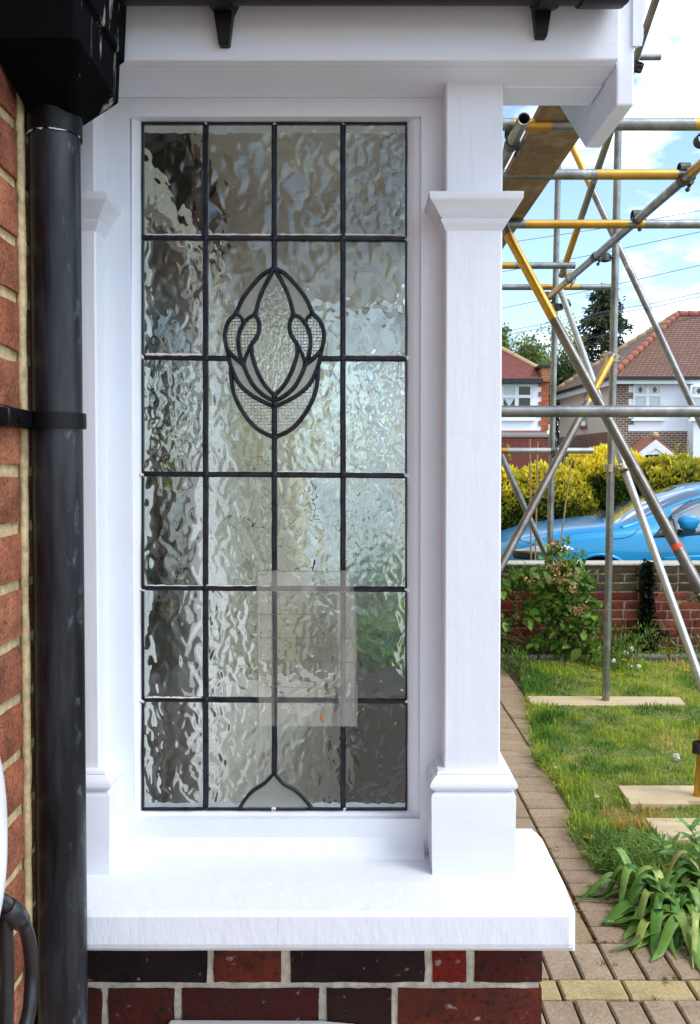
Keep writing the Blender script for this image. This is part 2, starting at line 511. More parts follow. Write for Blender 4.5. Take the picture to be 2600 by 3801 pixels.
# ---- brick base
XB1 = P(2013, 3600, D_BRICK).x
base = MB().box(WALL_X + .001, XB1 - .004, D_BRICK + .005, 1.43, 0, .89).build('brick_base', M['mortar_grey'], porch)
Z_J = P(1300, 3663, D_BRICK).z
rowA = [(120, 235), (262, 768), (793, 1043), (1079, 1578), (1606, 1733), (1763, 2013)]
rowB = [(110, 376), (400, 646), (674, 1185), (1213, 1455), (1480, 2013)]
bright = {(0, 2): .75, (0, 4): 1.0, (0, 5): .5, (0, 1): 0., (0, 3): .03, (1, 1): .55, (1, 2): .45, (1, 3): .2, (1, 4): .7}
def brick_mesh(name, x0, x1, y0, y1, z0, z1, rough=.0018, b=.003, n=5):
    """a brick with chipped, uneven arrises"""
    bm = bmesh.new()
    bmesh.ops.create_grid(bm, x_segments=n, y_segments=2, size=.5)
    m = MB()
    nx, nz = n, 3
    fr = []
    for j in range(nz + 1):
        for i in range(nx + 1):
            u, v_ = i / nx, j / nz
            edge = i in (0, nx) or j in (0, nz)
            jx = (R.random() - .5) * rough * 2 if 0 < i < nx or edge else 0
            jz = (R.random() - .5) * rough * 2
            fr.append((x0 + (x1 - x0) * u + jx, (b if edge else 0) + y0 + (R.random() - .5) * rough * .6, z0 + (z1 - z0) * v_ + jz))
    bm.free()
    W = nx + 1
    fs = [(j * W + i, j * W + i + 1, (j + 1) * W + i + 1, (j + 1) * W + i) for j in range(nz) for i in range(nx)]
    m.add(fr, fs)
    ring = [i for i in range(W)] + [j * W + nx for j in range(1, nz + 1)] + [nz * W + i for i in range(nx - 1, -1, -1)] + [j * W for j in range(nz - 1, 0, -1)]
    o = len(m.v)
    m.v += [(m.v[i][0], y1, m.v[i][2]) for i in ring]
    for k in range(len(ring)):
        k2 = (k + 1) % len(ring)
        m.f.append((ring[k], o + k, o + k2, ring[k2])); m.m.append(0)
    return m.mesh(name, 'auto')
def brick_named(col):
    k = 'bk_%d' % int(col * 100)
    if k not in M:
        stops = [(0, (.010, .007, .007, 1)), (.25, (.030, .010, .009, 1)), (.55, (.085, .015, .010, 1)), (.75, (.16, .030, .016, 1)), (1, (.23, .016, .008, 1))]
        for (p0, c0), (p1, c1) in zip(stops, stops[1:]):
            if p0 <= col <= p1:
                f = (col - p0) / (p1 - p0); c = tuple(c0[i] * (1 - f) + c1[i] * f for i in range(3)) + (1,)
        M[k] = m_brick('stock_brick_%d' % int(col * 100), [(0, c), (1, c)], pit=95, speck=(.35, .27, .22, 1))
    return M[k]
for r in range(-9, 2):
    row, kind = (rowA, 0) if r % 2 == 0 else (rowB, 1)
    z0 = Z_J + .006 + r * .0765
    z1 = z0 + .0655
    if z1 < .01: continue
    for i, (a, b) in enumerate(row):
        xa, xb = P(a, 3600, D_BRICK).x, P(b, 3600, D_BRICK).x
        xa = max(xa, WALL_X + .002)
        c = bright.get((kind, i), .5) if r in (0, -1) else R.choice([.05, .2, .45, .6, .75])
        link('brick', brick_mesh('brick', xa, xb, D_BRICK, D_BRICK + .03, z0, z1, rough=.0010, b=.002, n=8), brick_named(c), base)

# ---- sill
def sill():
    m = MB()
    xr = P(2142, 3460, D_SILL).x
    zt_f = P(1300, 3388, D_SILL).z; zb = P(1300, 3541, D_SILL).z; zt_b = SILL_Z + .002
    nx = 60
    def prof(x, k):
        j = lambda s: (mnoise.noise(Vector((x * 9.3 + s * 3.7, k * 3.1 + .37, s * 1.31 + .5))) * .0012)
        return [(D_SILL + .010, zb - .001 + j(2)), (D_SILL + .002, zb + .007 + j(4)), (D_SILL, zb + .014), (D_SILL + .001, zt_f - .007), (D_SILL + .006, zt_f + j(7) * .5),
                (1.26, zt_f + .009), (1.40, zt_b), (1.44, zt_b), (1.44, zb), (1.33, zb)]
    L_ = []
    xs = [WALL_X + .001 + (xr - .012 - WALL_X) * i / nx for i in range(nx + 1)]
    for i, x in enumerate(xs):
        L_.append([(x, y, z) for y, z in prof(x, 0)])
    # rounded end
    for ins, dx in ((.003, .008), (.011, .0125)):
        p = prof(xr, 1); cy_, cz = 1.31, (zt_f + zb) / 2
        q = []
        for y, z in p:
            y2 = min(max(y, D_SILL + ins), 1.425 - ins * 1.5); z2 = min(max(z, zb + ins * .8), z - ins * .4 if z > cz else z)
            q.append((xr - .012 + dx, y2, z2))
        L_.append(q)
    m.loops(L_)
    o = m.build('window_sill', M['paint_rough'], porch)
    return o
sill()

# ---- panel wall around the window
x_fl, x_fr = P(488, 1745, D_PANEL).x, P(1562, 1745, D_PANEL).x
z_ft, z_fb = P(1000, 432, D_PANEL).z, P(1000, 3040, D_PANEL).z
X_PIER = P(1862, 1745, D_SHAFT).x
ZH = 2.60
pan = MB()
pan.box(WALL_X + .001, x_fl, D_PANEL, 1.42, SILL_Z - .02, ZH)
pan.box(x_fr, X_PIER - .003, D_PANEL, 1.42, SILL_Z - .02, ZH)
pan.box(x_fl, x_fr, D_PANEL, 1.42, z_ft, ZH)
pan.box(x_fl, x_fr, D_PANEL, 1.42, SILL_Z - .02, z_fb)
pan_o = pan.build('panel_wall', M['paint_v'], porch)
# render skirt fillet between panel and sill
MB().loops([[(x, y, z) for y, z in ((1.353, SILL_Z + .028), (1.345, SILL_Z + .012), (1.330, SILL_Z + .003), (1.330, SILL_Z - .01), (1.36, SILL_Z - .01), (1.36, SILL_Z + .028))] for x in (-.39, .12)]).build('sill_fillet', M['paint_rough'], porch, 'auto')

# ---- pilasters
def moulding(x0, x1, yf, yb, prof):
    m = MB()
    m.loops([[(x0 - o, yb, z), (x0 - o, yf - o, z), (x1 + o, yf - o, z), (x1 + o, yb, z)] for o, z in prof])
    return m
def pilaster(x0, x1, clip=None):
    zc0, zc1 = P(1700, 828, D_SHAFT).z, P(1700, 704, D_CAP).z
    zp1, zp0 = P(1700, 2850, D_SHAFT).z, SILL_Z
    sh = MB().cham(x0, x1, D_SHAFT, 1.425, zp1 - .02, SOF_Z + .02, .0025).build('pilaster', M['paint_v'], porch)
    h = zc1 - zc0
    prof = [(0, zc0 - .012), (.004, zc0 - .004), (.007, zc0), (.008, zc0 + h * .10), (.006, zc0 + h * .14), (.010, zc0 + h * .22), (.015, zc0 + h * .40), (.019, zc0 + h * .55), (.0245, zc0 + h * .68), (.0265, zc0 + h * .74), (.0275, zc0 + h * .97), (.026, zc1), (0, zc1 + .001)]
    moulding(x0, x1, D_SHAFT, 1.43, prof).build('capital', M['paint_h'], sh, 'auto')
    zt = P(1700, 2955, D_PLINTH).z
    h2 = zp1 - zt
    prof = [(.0195, zp0 - .004), (.020, zp0 + .004), (.0215, zt - .004), (.0195, zt), (.0145, zt + h2 * .08), (.019, zt + h2 * .16), (.0235, zt + h2 * .32), (.0235, zt + h2 * .46), (.020, zt + h2 * .62), (.014, zt + h2 * .76), (.012, zt + h2 * .80), (.0125, zt + h2 * .86), (.010, zt + h2 * .96), (0, zp1)]
    moulding(x0, x1, D_SHAFT, 1.44, prof).build('plinth', M['paint_h'], sh, 'auto')
    return sh
xr0, xr1 = P(1652, 1745, D_SHAFT).x, X_PIER
pilaster(xr0, xr1)
xl1 = P(362, 1745, D_SHAFT).x
pilaster(WALL_X + .026, xl1)
MB().box(WALL_X + .002, WALL_X + .03, 1.3005, 1.425, SILL_Z, SOF_Z).build('pilaster_infill', M['paint_v'], porch)

# ---- eaves: fascia, soffit, trim, barge board, roof
FX0, FX1 = WALL_X + .002, BARGE_X
z_f_top = SOF_Z + .17
MB().cham(FX0, FX1 - .001, D_FASCIA, D_FASCIA + .022, SOF_Z, z_f_top, .002).build('fascia', M['paint_h'], porch)
MB().box(FX0, FX1 - .001, D_FASCIA + .023, 1.351, SOF_Z + .001, SOF_Z + .012).build('soffit', M['paint_h'], porch)
MB().cham(X_PIER + .001, FX1 - .001, 1.306, 1.372, SOF_Z - .004, SOF_Z + .04, .002).build('soffit_trim', M['paint_h'], porch)
bx0, bx1 = BARGE_X, BARGE_X + .0265
yb0 = 1.243
zb0 = P(2281, 392, yb0).z
slope = (P(2060, 380, 1.60).z - zb0) / (1.60 - 1.405)
def barge(y0, y1, zfoot, name, xa, xb, mat):
    ymid = 2.15
    pts = [(xa, y0, zfoot), (xa, 1.405, zfoot), (xa, ymid, zfoot + slope * (ymid - 1.405)), (xa, 2.9, zfoot), (xa, 3.06, zfoot), (xa, 3.06, zfoot + .21), (xa, ymid, zfoot + slope * (ymid - 1.405) + .24), (xa, y0, zfoot + .21)]
    return MB().poly(pts, (xb - xa, 0, 0)).build(name, mat, porch)
bevel_mod(barge(yb0, 1.405, zb0, 'barge_board', bx0, bx1, M['paint']), .003, 2)
# verge mortar lump along the top of the barge board
m = MB()
L_ = []
for i in range(15):
    z = zb0 + .085 + i * .012
    j = .004 + .006 * R.random() + (.0004 * i if i > 4 else 0)
    L_.append([(bx1 - .004, yb0 - .004, z), (bx1 + j + .002 + .001 * i, yb0 - .003, z), (bx1 + j + .001 * i, yb0 + .05, z + .02), (bx1 - .004, yb0 + .05, z + .02)])
m.loops(L_).build('verge_mortar', M['paint_rough'], porch)
# gable wall and roof slopes over the porch
gz = 2.33
MB().poly([(.20, 1.40, gz), (.20, 2.93, gz), (.20, 2.93, gz + .1), (.20, 2.165, gz + .72), (.20, 1.40, gz + .1)], (.045, 0, 0)).build('gable_panel', M['paint_v'], porch)
M['tile'] = m_rows('clay_tile_rows', (.25, .075, .045, 1), (.33, .11, .06, 1), (.06, .03, .025, 1), .17, .075, 'X')
for sgn in (-1, 1):
    ye, yr = (1.20, 2.165) if sgn < 0 else (3.13, 2.165)
    ze = z_f_top + .005; zr_ = ze + abs(yr - ye) * slope
    MB().poly([(WALL_X + .003, ye, ze), (bx1 + .012, ye, ze), (bx1 + .012, yr, zr_), (WALL_X + .003, yr, zr_)], (0, 0, .03)).build('roof_slope', M['tile'], porch)
# inside of the porch: ceiling, far cheek, step
M['plaster'] = m_paint('cream_plaster', col=(.50, .50, .44, 1), rough=.7, dirt=.2)
M['cheek'] = m_paint('cream_cheek_paint', col=(.50, .515, .475, 1), rough=.6, dirt=.15)
MB().box(WALL_X + .002, .198, 1.425, 2.915, 2.50, 2.52).build('porch_ceiling', M['plaster'], porch)
Y2 = 2.92
far = MB()
far.box(WALL_X + .001, -.425, Y2, Y2 + .07, .78, 2.6); far.box(.18, .245, Y2, Y2 + .07, .78, 2.6)
far.box(-.425, .18, Y2, Y2 + .07, 2.14, 2.6); far.box(-.425, .18, Y2, Y2 + .07, .78, .83)
far_o = far.build('far_cheek', M['cheek'], porch)
MB().box(-.445, .297, Y2 - .02, Y2 + .10, 0, .78).build('far_brick_base', M['cheek'], porch)
MB().box(-.424, .179, Y2 + .030, Y2 + .034, .831, 2.139).build('far_pane', M['thin'], porch)
m = MB()
for x in (-.273, -.122, .029): m.box(x - .0015, x + .0015, Y2 + .026, Y2 + .038, .831, 2.139)
for z in (1.2, 1.39, 1.58, 1.765, 1.955): m.box(-.424, .179, Y2 + .027, Y2 + .037, z - .0015, z + .0015)
m.build('far_leading', M['lead'], porch)
bx_ = MB().cham(-.02, .24, 2.45, 2.86, .121, .90, .01).build('dark_fill_box', m_plain('dark_box', (.008, .007, .006, 1), .7)); tag(bx_, 'added dark box inside the porch that darkens the lowest right panes', 'box')  # invented box, added near-black to darken the lowest right panes
M['step'] = m_plain('porch_floor_tile', (.16, .06, .04, 1), .5, nscale=20)
MB().box(WALL_X + .001, .29, 1.431, Y2 - .021, 0, .12).build('porch_floor', M['step'], porch)

# ---- the leaded window
win = empty('leaded_window', (-.12, D_GLASS, 1.0), porch)
win['label'] = 'rippled obscure glass window with dark leading and tulip motif'
def gp(px, py, y): 
    p = P(px, py, D_GLASS); return Vector((p.x, y, p.z))
GL, GRt, GT, GB = 530, 1510, 459, 3004
VX = [GL, 764, 1019, 1274, GRt]
HY = [GT, 885, 1329, 1762, 2184, 2598, GB]
mc = lambda x, y: (700 + .566 * x, 850 + .566 * y)
def smooth(pts, n=5):
    """Catmull-Rom through pts"""
    out_ = []
    p = [pts[0]] + list(pts) + [pts[-1]]
    for i in range(1, len(p) - 2):
        for k in range(n):
            t_ = k / n
            q = []
            for c in (0, 1):
                a, b, c2, d = p[i - 1][c], p[i][c], p[i + 1][c], p[i + 2][c]
                q.append(.5 * (2 * b + (c2 - a) * t_ + (2 * a - 5 * b + 4 * c2 - d) * t_ ** 2 + (3 * b - a - 3 * c2 + d) * t_ ** 3))
            out_.append(tuple(q))
    out_.append(tuple(pts[-1]))
    return out_
AX = 565
mir = lambda pts: [(2 * AX - x, y) for x, y in pts]
T_ = (AX, 255); A_ = (315, 555); B_ = (365, 615); E_ = (440, 563); D_ = (362, 890); F_ = (418, 752); G_ = (AX, 1092)
C1 = [T_, (490, 300), (410, 385), (350, 470), A_]
C2 = [T_, (520, 340), (485, 410), (460, 480), E_]
AB = [A_, (345, 580), B_]; EB = [E_, (400, 580), B_]
BUL = [A_, (265, 605), (240, 685), (247, 760), (262, 800), (310, 850), D_]
BD = [B_, (335, 680), (328, 750), (338, 820), D_]
EF = [E_, (466, 620), (458, 690), F_]
FD = [F_, (385, 815), D_]
FG = [F_, (416, 810), (430, 870), (460, 950), (503, 1025), G_]
DG = [D_, (385, 950), (430, 1030), (490, 1088), (AX, 1132)]
OUT = [(255, 785), (270, 870), (297, 945), (330, 1010), (380, 1063), (450, 1112), (AX, 1168)]
CAL = [(278, 905), (285, 1010), (310, 1110), (370, 1220), (450, 1310), (AX, 1370)]
S = {k: smooth(v_) for k, v_ in dict(C1=C1, C2=C2, AB=AB, EB=EB, BUL=BUL, BD=BD, EF=EF, FD=FD, FG=FG, DG=DG, OUT=OUT, CAL=CAL).items()}
def inv(l): return l[::-1]
Y_F, Y_B = D_GLASS - .002, D_GLASS + .002
def pane(pts_px, mat, name='pane', label=None):
    q = [pts_px[0]]
    for p in pts_px[1:]:
        if (p[0] - q[-1][0]) ** 2 + (p[1] - q[-1][1]) ** 2 > 4: q.append(p)
    if (q[0][0] - q[-1][0]) ** 2 + (q[0][1] - q[-1][1]) ** 2 < 4: q.pop()
    m = MB(); m.poly([gp(x, y, Y_F) for x, y in q], (0, Y_B - Y_F, 0))
    o = m.build(name, mat, win)
    if label: o['label'] = label
    return o
px_ = lambda l: [mc(*p) for p in l]
# motif outline quarters in photograph pixels (left side top to crossing, crossing to bottom)
left_out = S['C1'] + [p for p in S['BUL'] if p[1] < 800]
y_cross = (1329 - 850) / .566
lu = px_(S['C1'][:-1] + [p for p in S['BUL'] if p[1] <= 790] )
ll = px_([p for p in S['OUT'] if p[1] <= 905] + S['CAL'])
lower_start = 1329
def rect(i, j):
    return VX[i], VX[i + 1], HY[j], HY[j + 1]
for j in range(6):
    for i in range(4):
        x0, x1, y0, y1 = rect(i, j)
        if (i, j) == (1, 1):
            up = [p for p in lu if p[1] < y1]
            poly = [(x0, y0), (x1, y0)] + up + [(up[-1][0] + 4, y1), (x0, y1)]
        elif (i, j) == (2, 1):
            up = [(2 * 1019 - p[0], p[1]) for p in lu if p[1] < y1]
            poly = [(x1, y0), (x0, y0)] + up + [(up[-1][0] - 4, y1), (x1, y1)]
        elif (i, j) in ((1, 2), (2, 2)):
            lo = [p for p in ll if p[1] > y0]
            lo = [(lo[0][0] - 2, y0)] + lo
            if i == 1: poly = [(x0, y0)] + lo + [(x1, y1), (x0, y1)]
            else: poly = [(x1, y0)] + [(2 * 1019 - p[0], p[1]) for p in lo] + [(x0, y1), (x1, y1)]
        elif (i, j) == (1, 5):
            poly = [(x0, y0), (x1, y0), (x1, 2872), (985, 2905), (940, 2935), (912, 2965), (888, y1), (x0, y1)]
        elif (i, j) == (2, 5):
            poly = [(x1, y0), (x0, y0), (x0, 2872), (1053, 2908), (1095, 2932), (1130, 2965), (1160, y1), (x1, y1)]
        else:
            poly = [(x0, y0), (x1, y0), (x1, y1), (x0, y1)]
        pane(poly, M['g_ripple'])
pane([(1019, 2872), (985, 2905), (940, 2935), (912, 2965), (888, GB), (1160, GB), (1130, 2965), (1095, 2932), (1053, 2908)], M['g_frost'], label='small domed frosted pane at the foot')
for fl in (lambda l: l, mir):
    f_ = lambda k: px_(fl(S[k]))
    pane(f_('C1') + f_('AB') + inv(f_('EB')) + inv(f_('C2')), M['g_frost'])
    pane(f_('BUL') + inv(f_('BD')) + inv(f_('AB')), M['g_diamond'])
    pane(f_('EB') + f_('BD') + inv(f_('FD')) + inv(f_('EF')), M['g_diamond'])
    pane(f_('FG') + [mc(AX, 1132)] + inv(f_('DG')) + inv(f_('FD')), M['g_frost'])
    bl = [p for p in S['BUL'] if p[1] > 785]
    pane(px_(fl(bl)) + f_('DG') + inv(f_('OUT')), M['g_frost'])
    ot = [p for p in S['OUT'] if p[1] > 905]
    pane(px_(fl(ot)) + inv(f_('CAL')), M['g_diamond'])
pane(px_(S['C2']) + px_(S['EF']) + px_(S['FG']) + inv(px_(mir(S['FG']))) + inv(px_(mir(S['EF']))) + inv(px_(mir(S['C2']))), M['g_stipple'], label='almond shaped centre pane of the tulip motif')
# lead cames
def came(pts, wpx=20, name='lead_came'):
    pts = [Vector((gp(x, y, 0).x, gp(x, y, 0).z)) for x, y in pts]
    hw = wpx / 2 * D_GLASS / F_PX
    m = MB(); L_ = []
    for i, p in enumerate(pts):
        t_ = (pts[min(i + 1, len(pts) - 1)] - pts[max(i - 1, 0)]).normalized()
        nrm = Vector((-t_.y, t_.x))
        hj = hw * (1 + .06 * (R.random() - .5))
        l = []
        for s_, dy in ((-1, .0005), (-.9, -.0022), (-.45, -.0042), (.45, -.0042), (.9, -.0022), (1, .0005), (1, .0055), (-1, .0055)):
            q = p + nrm * hj * s_
            l.append((q.x, D_GLASS - .001 + dy, q.y))
        L_.append(l)
    m.loops(L_)
    return m.build(name, M['lead'], win, 'auto')
def lineto(a, b, n=14):
    return [(a[0] + (b[0] - a[0]) * k / n + (R.random() - .5) * 1.6, a[1] + (b[1] - a[1]) * k / n + (R.random() - .5) * 1.6) for k in range(n + 1)]
for x in (VX[1], VX[3]): came(lineto((x, GT), (x, GB), 40), 21)
came([(GL + 2, GT + 1), (GRt - 2, GT + 1)], 7); came([(GL + 2, GB - 2), (GRt - 2, GB - 2)], 7)
came([(GL + 2, GT), (GL + 2, GB)], 7); came([(GRt - 2, GT), (GRt - 2, GB)], 7)
came(lineto((1019, GT), mc(AX, 250)), 21); came(lineto(mc(AX, 1075), (1019, 2872), 30), 21)
for j in range(1, 6):
    y = HY[j]
    if j == 2:
        came(lineto((GL, y - 4), (mc(262, 0)[0], y + 2)), 20); came(lineto((mc(868, 0)[0], y + 2), (GRt, y + 3)), 20)
    else:
        came(lineto((GL, y - 3), (GRt, y + 4), 30), 20)
for k in S:
    for fl in (lambda l: l, mir):
        came(px_(fl(S[k])), 14 if k in ('AB', 'EB', 'FD') else 16)
came(smooth([(1019, 2868), (985, 2905), (940, 2935), (912, 2965), (888, GB)]), 13)
came(smooth([(1019, 2868), (1053, 2908), (1095, 2932), (1130, 2965), (1160, GB)]), 13)
# solder knuckles where cames meet
def solder(px, py, r):
    MB().ball(gp(px, py, D_GLASS - .0048), (r, .0016, r), jit=.3).build('solder_joint', M['lead'], win, True)
for x in VX[1:4]:
    for y in HY[1:6]:
        if x == 1019 and y in (1329,): continue
        solder(x, y, .0062)
for k in (T_, A_, B_, E_, D_, G_, (AX, 1150), (AX, 1370)):
    for q in ((k,) if k[0] == AX else (k, mir([k])[0])):
        solder(*mc(*q), .0046)
# stained white paint and putty: lumps at the frame, ridges along the tops of the bars
def putty_line(a, b, r=.0016, n=22, gap=.0):
    m = MB(); pts, rs = [], []
    for k in range(n + 1):
        f = k / n
        p = gp(a[0] + (b[0] - a[0]) * f, a[1] + (b[1] - a[1]) * f, D_GLASS - .004)
        pts.append(p + Vector(((R.random() - .5) * .001, 0, (R.random() - .5) * .001))); rs.append(r * (.6 + .8 * R.random()))
    m.tube(pts, rs, 6).build('putty_ridge', M['putty'], win, True)
for (i0, i1, j, r) in ((0, 1, 1, .0013), (1, 2, 1, .0015), (2, 4, 1, .0013), (0, 1, 2, .0022), (3, 4, 2, .0015), (0, 2, 4, .0009), (0, 1, 5, .0013), (2, 3, 3, .0008)):
    putty_line((VX[i0] + 12, HY[j] - 12), (VX[i1] - 14, HY[j] - 11), r)
for j in range(1, 6):
    for x in (GL, GRt):
        if R.random() < .7:
            MB().ball(gp(x, HY[j] + 4 * R.random(), D_GLASS - .003), (.0035 + .003 * R.random(), .003, .003 + .0025 * R.random()), jit=.8, seg=9).build('putty_lump', M['putty'], win, True)
for x in VX[1:4]:
    for y in (GT + 2, GB - 3):
        MB().ball(gp(x + 6 * (R.random() - .5), y, D_GLASS - .003), (.004, .0025, .0035), jit=.8, seg=9).build('putty_lump', M['putty'], win, True)

# ---- window frame with putty bevel
def rect_loop(l, r, t_, b, y, d=D_GLASS, n=24, jit=0.0):
    c = [(l, t_), (r, t_), (r, b), (l, b)]
    out_ = []
    for k in range(4):
        a, e = c[k], c[(k + 1) % 4]
        for i in range(n):
            f = i / n
            p = P(a[0] + (e[0] - a[0]) * f, a[1] + (e[1] - a[1]) * f, d)
            j = jit if 0 < i else 0
            out_.append((p.x + (R.random() - .5) * j, y, p.z + (R.random() - .5) * j))
    return out_
fr = MB()
fr.loops([rect_loop(484, 1566, 428, 3044, 1.42, D_PANEL), rect_loop(484, 1566, 428, 3044, 1.3605, D_PANEL), rect_loop(506, 1541, 442, 3026, 1.3615, jit=.0008), rect_loop(514, 1529, 449, 3017, 1.366, jit=.0012), rect_loop(GL - 3, GRt + 3, GT - 3, GB + 2, 1.3725, jit=.0022), rect_loop(GL - 3, GRt + 3, GT - 3, GB + 2, 1.3785), rect_loop(493, 1556, 437, 3034, 1.385), rect_loop(493, 1556, 437, 3034, 1.42)], cap=False)
fr.f += []
fr.build('window_frame', M['paint'], win, 'auto')

# ================================================================== film patch on the broken pane
film = empty('plastic_patch', P(1137, 2400, 1.366))
tag(film, 'clear plastic sheet and tape patch stuck over a cracked pane', 'patch')
def sheet(x0, x1, y0, y1, d, name, amp=.0008, skew=0):
    m = MB(); nx, nz = 14, 20
    vs_ = []
    for j in range(nz + 1):
        for i in range(nx + 1):
            p = P(x0 + (x1 - x0) * i / nx + skew * j / nz + (3 * (R.random() - .5) if i in (0, nx) else 0), y0 + (y1 - y0) * j / nz + (4 * (R.random() - .5) if j in (0, nz) else 0), D_GLASS)
            vs_.append((p.x, d + amp * mnoise.noise(Vector((i * .7, j * .5, d * 90))), p.z))
    W = nx + 1
    m.add(vs_, [(j * W + i, j * W + i + 1, (j + 1) * W + i + 1, (j + 1) * W + i) for j in range(nz) for i in range(nx)])
    return m.build(name, M['tape' if name == 'tape_strip' else 'film'], film, True)
sheet(957, 1312, 2118, 2690, 1.3665, 'film_sheet', skew=12)
sheet(955, 1300, 2116, 2195, 1.3650, 'tape_strip'); sheet(956, 1012, 2196, 2685, 1.3645, 'tape_strip', skew=10)
sheet(1252, 1322, 2192, 2690, 1.3640, 'tape_strip', skew=6); sheet(1052, 1236, 2600, 2688, 1.3648, 'tape_strip')
M['crease'] = m_plain('brown_crease', (.20, .13, .08, 1), .7)
for (a, b) in (((958, 2116), (1305, 2118)), ((1020, 2198), (1300, 2196)), ((960, 2275), (1215, 2276)), ((965, 2362), (1310, 2363)), ((968, 2446), (1312, 2452)), ((980, 2540), (1290, 2552)), ((1035, 2365), (1130, 2395)), ((1130, 2395), (1235, 2406)), ((1080, 2318), (1205, 2285)), ((1205, 2545), (1262, 2570)), ((958, 2120), (962, 2680)), ((1318, 2200), (1322, 2690))):
    m = MB(); n = 10
    m.tube([Vector((P(a[0] + (b[0] - a[0]) * k / n, a[1] + (b[1] - a[1]) * k / n + 3 * (R.random() - .5), D_GLASS).x, 1.3635, P(a[0] + (b[0] - a[0]) * k / n, a[1] + (b[1] - a[1]) * k / n + 3 * (R.random() - .5), D_GLASS).z)) for k in range(n + 1)], .00045, 5)
    m.build('crease', M['crease'], film)
M['rust'] = m_plain('rust_spot', (.45, .18, .05, 1), .8)
p = P(1198, 2657, D_GLASS); MB().ball((p.x, 1.3635, p.z), (.0042, .001, .0045), jit=.3).build('rust_spot', M['rust'], film, True)

# ================================================================== HOUSE WALL ON THE LEFT
house = empty('house', (WALL_X - .2, 1, 0))
tag(house, 'orange rustic brick house wall behind the black downpipe', 'house')
wall = MB()
wall.box(WALL_X - .25, WALL_X - .004, -7, 1.45, 0, 5.4)
wall.box(WALL_X - .25, WALL_X - .004, 2.50, 9, 0, 5.4);  wall.box(WALL_X - .25, WALL_X - .06, 1.45, 2.50, 0, 2.25)
wall_o = wall.build('wall', M['mortar'], house)
MB().box(WALL_X - .25, WALL_X - .002, 1.451, 2.93, 2.25, 5.4).build('wall_over_door', m_plain('shade_dark_brick', (.012, .009, .008, 1), .9), house)  # interior shade behind the upper left panes, put into the brick colour
def brick_x(y0, y1, z0, z1):
    me = brick_mesh('brick', y0, y1, 0, .02, z0, z1, rough=.0022)
    # the front of the mesh faces -y: turn it to face +x
    for v_ in me.vertices:
        x, y, z = v_.co
        v_.co = (WALL_X + .004 - y, x, z)
    bm = bmesh.new(); bm.from_mesh(me); bmesh.ops.recalc_face_normals(bm, faces=bm.faces[:]); bm.to_mesh(me); bm.free()
    return me
YJ = 1.133
pool = []
zj0 = P(40, 1748, 1.10).z            # a bed joint at eye level
for k in range(-21, 16):
    z0 = zj0 + .008 + k * .0765; z1 = z0 + .0605
    if z0 < .02: continue
    for (ya, yb) in ((.70, .798), (.808, .910), (.922, YJ - .008), (YJ + .006, 1.235), (1.246, 1.286)):
        if z0 > SOF_Z + .3 and ya > 1.0: continue
        link('brick', brick_x(ya, yb, z0, z1), M['brick_or'], wall_o)
M['rowsY'] = m_rows('far_house_brickwork', (.30, .11, .06, 1), (.24, .08, .05, 1), (.45, .38, .25, 1), .225, .0765, 'Y', .011)
MB().box(WALL_X - .003, WALL_X + .003, -6.9, .695, .0, 5.35).build('plain_brickwork', M['rowsY'], house)
# a raised ridge of old mortar down the straight joint
m = MB(); pts, rs = [], []
for k in range(60):
    z = .3 + k * .032
    pts.append((WALL_X + .003, YJ - .001 + (R.random() - .5) * .003, z)); rs.append(.0052 + .002 * R.random())
m.tube(pts, rs, 7).build('mortar_fillet', M['mortar'], wall_o, True)
# front door inside the porch
dr = MB().box(WALL_X - .055, WALL_X - .02, 1.805, 2.42, .12, 2.16).build('front_door', m_plain('dark_door_paint', (.012, .010, .009, 1), .3, nscale=5), house)
M['upvc'] = m_paint('white_door_frame', col=(.8, .8, .8, 1), rough=.3, dirt=.02)
m = MB(); m.box(WALL_X - .055, WALL_X + .01, 1.452, 1.80, .12, 2.245); m.box(WALL_X - .055, WALL_X + .01, 2.425, 2.498, .12, 2.245); m.box(WALL_X - .055, WALL_X + .01, 1.801, 2.424, 2.165, 2.245)
m.build('door_frame', M['upvc'], dr)
m = MB(); m.box(WALL_X - .019, WALL_X - .010, 2.0, 2.32, 1.2, 1.95); m.build('door_pane', M['thin'], dr)
MB().box(WALL_X - .003, WALL_X + .004, 2.501, 2.915, .125, 2.248).build('plaster_strip', M['upvc'], house)
# unseen white panel added behind the camera to bounce light onto the porch
m = MB(); m.box(WALL_X + .004, WALL_X + .03, -4.4, -.3, .02, 2.25); gd = m.build('bounce_panel', M['upvc'], house)
for k in range(6): MB().box(WALL_X + .031, WALL_X + .04, -4.35, -.35, .05 + .36 * k, .38 + .36 * k).build('bounce_panel_rib', M['upvc'], gd)
# eaves of the house high above
m = MB(); m.box(WALL_X - .1, WALL_X + .35, -7, 9, 5.41, 5.5); m.build('eaves', M['paint'], house)

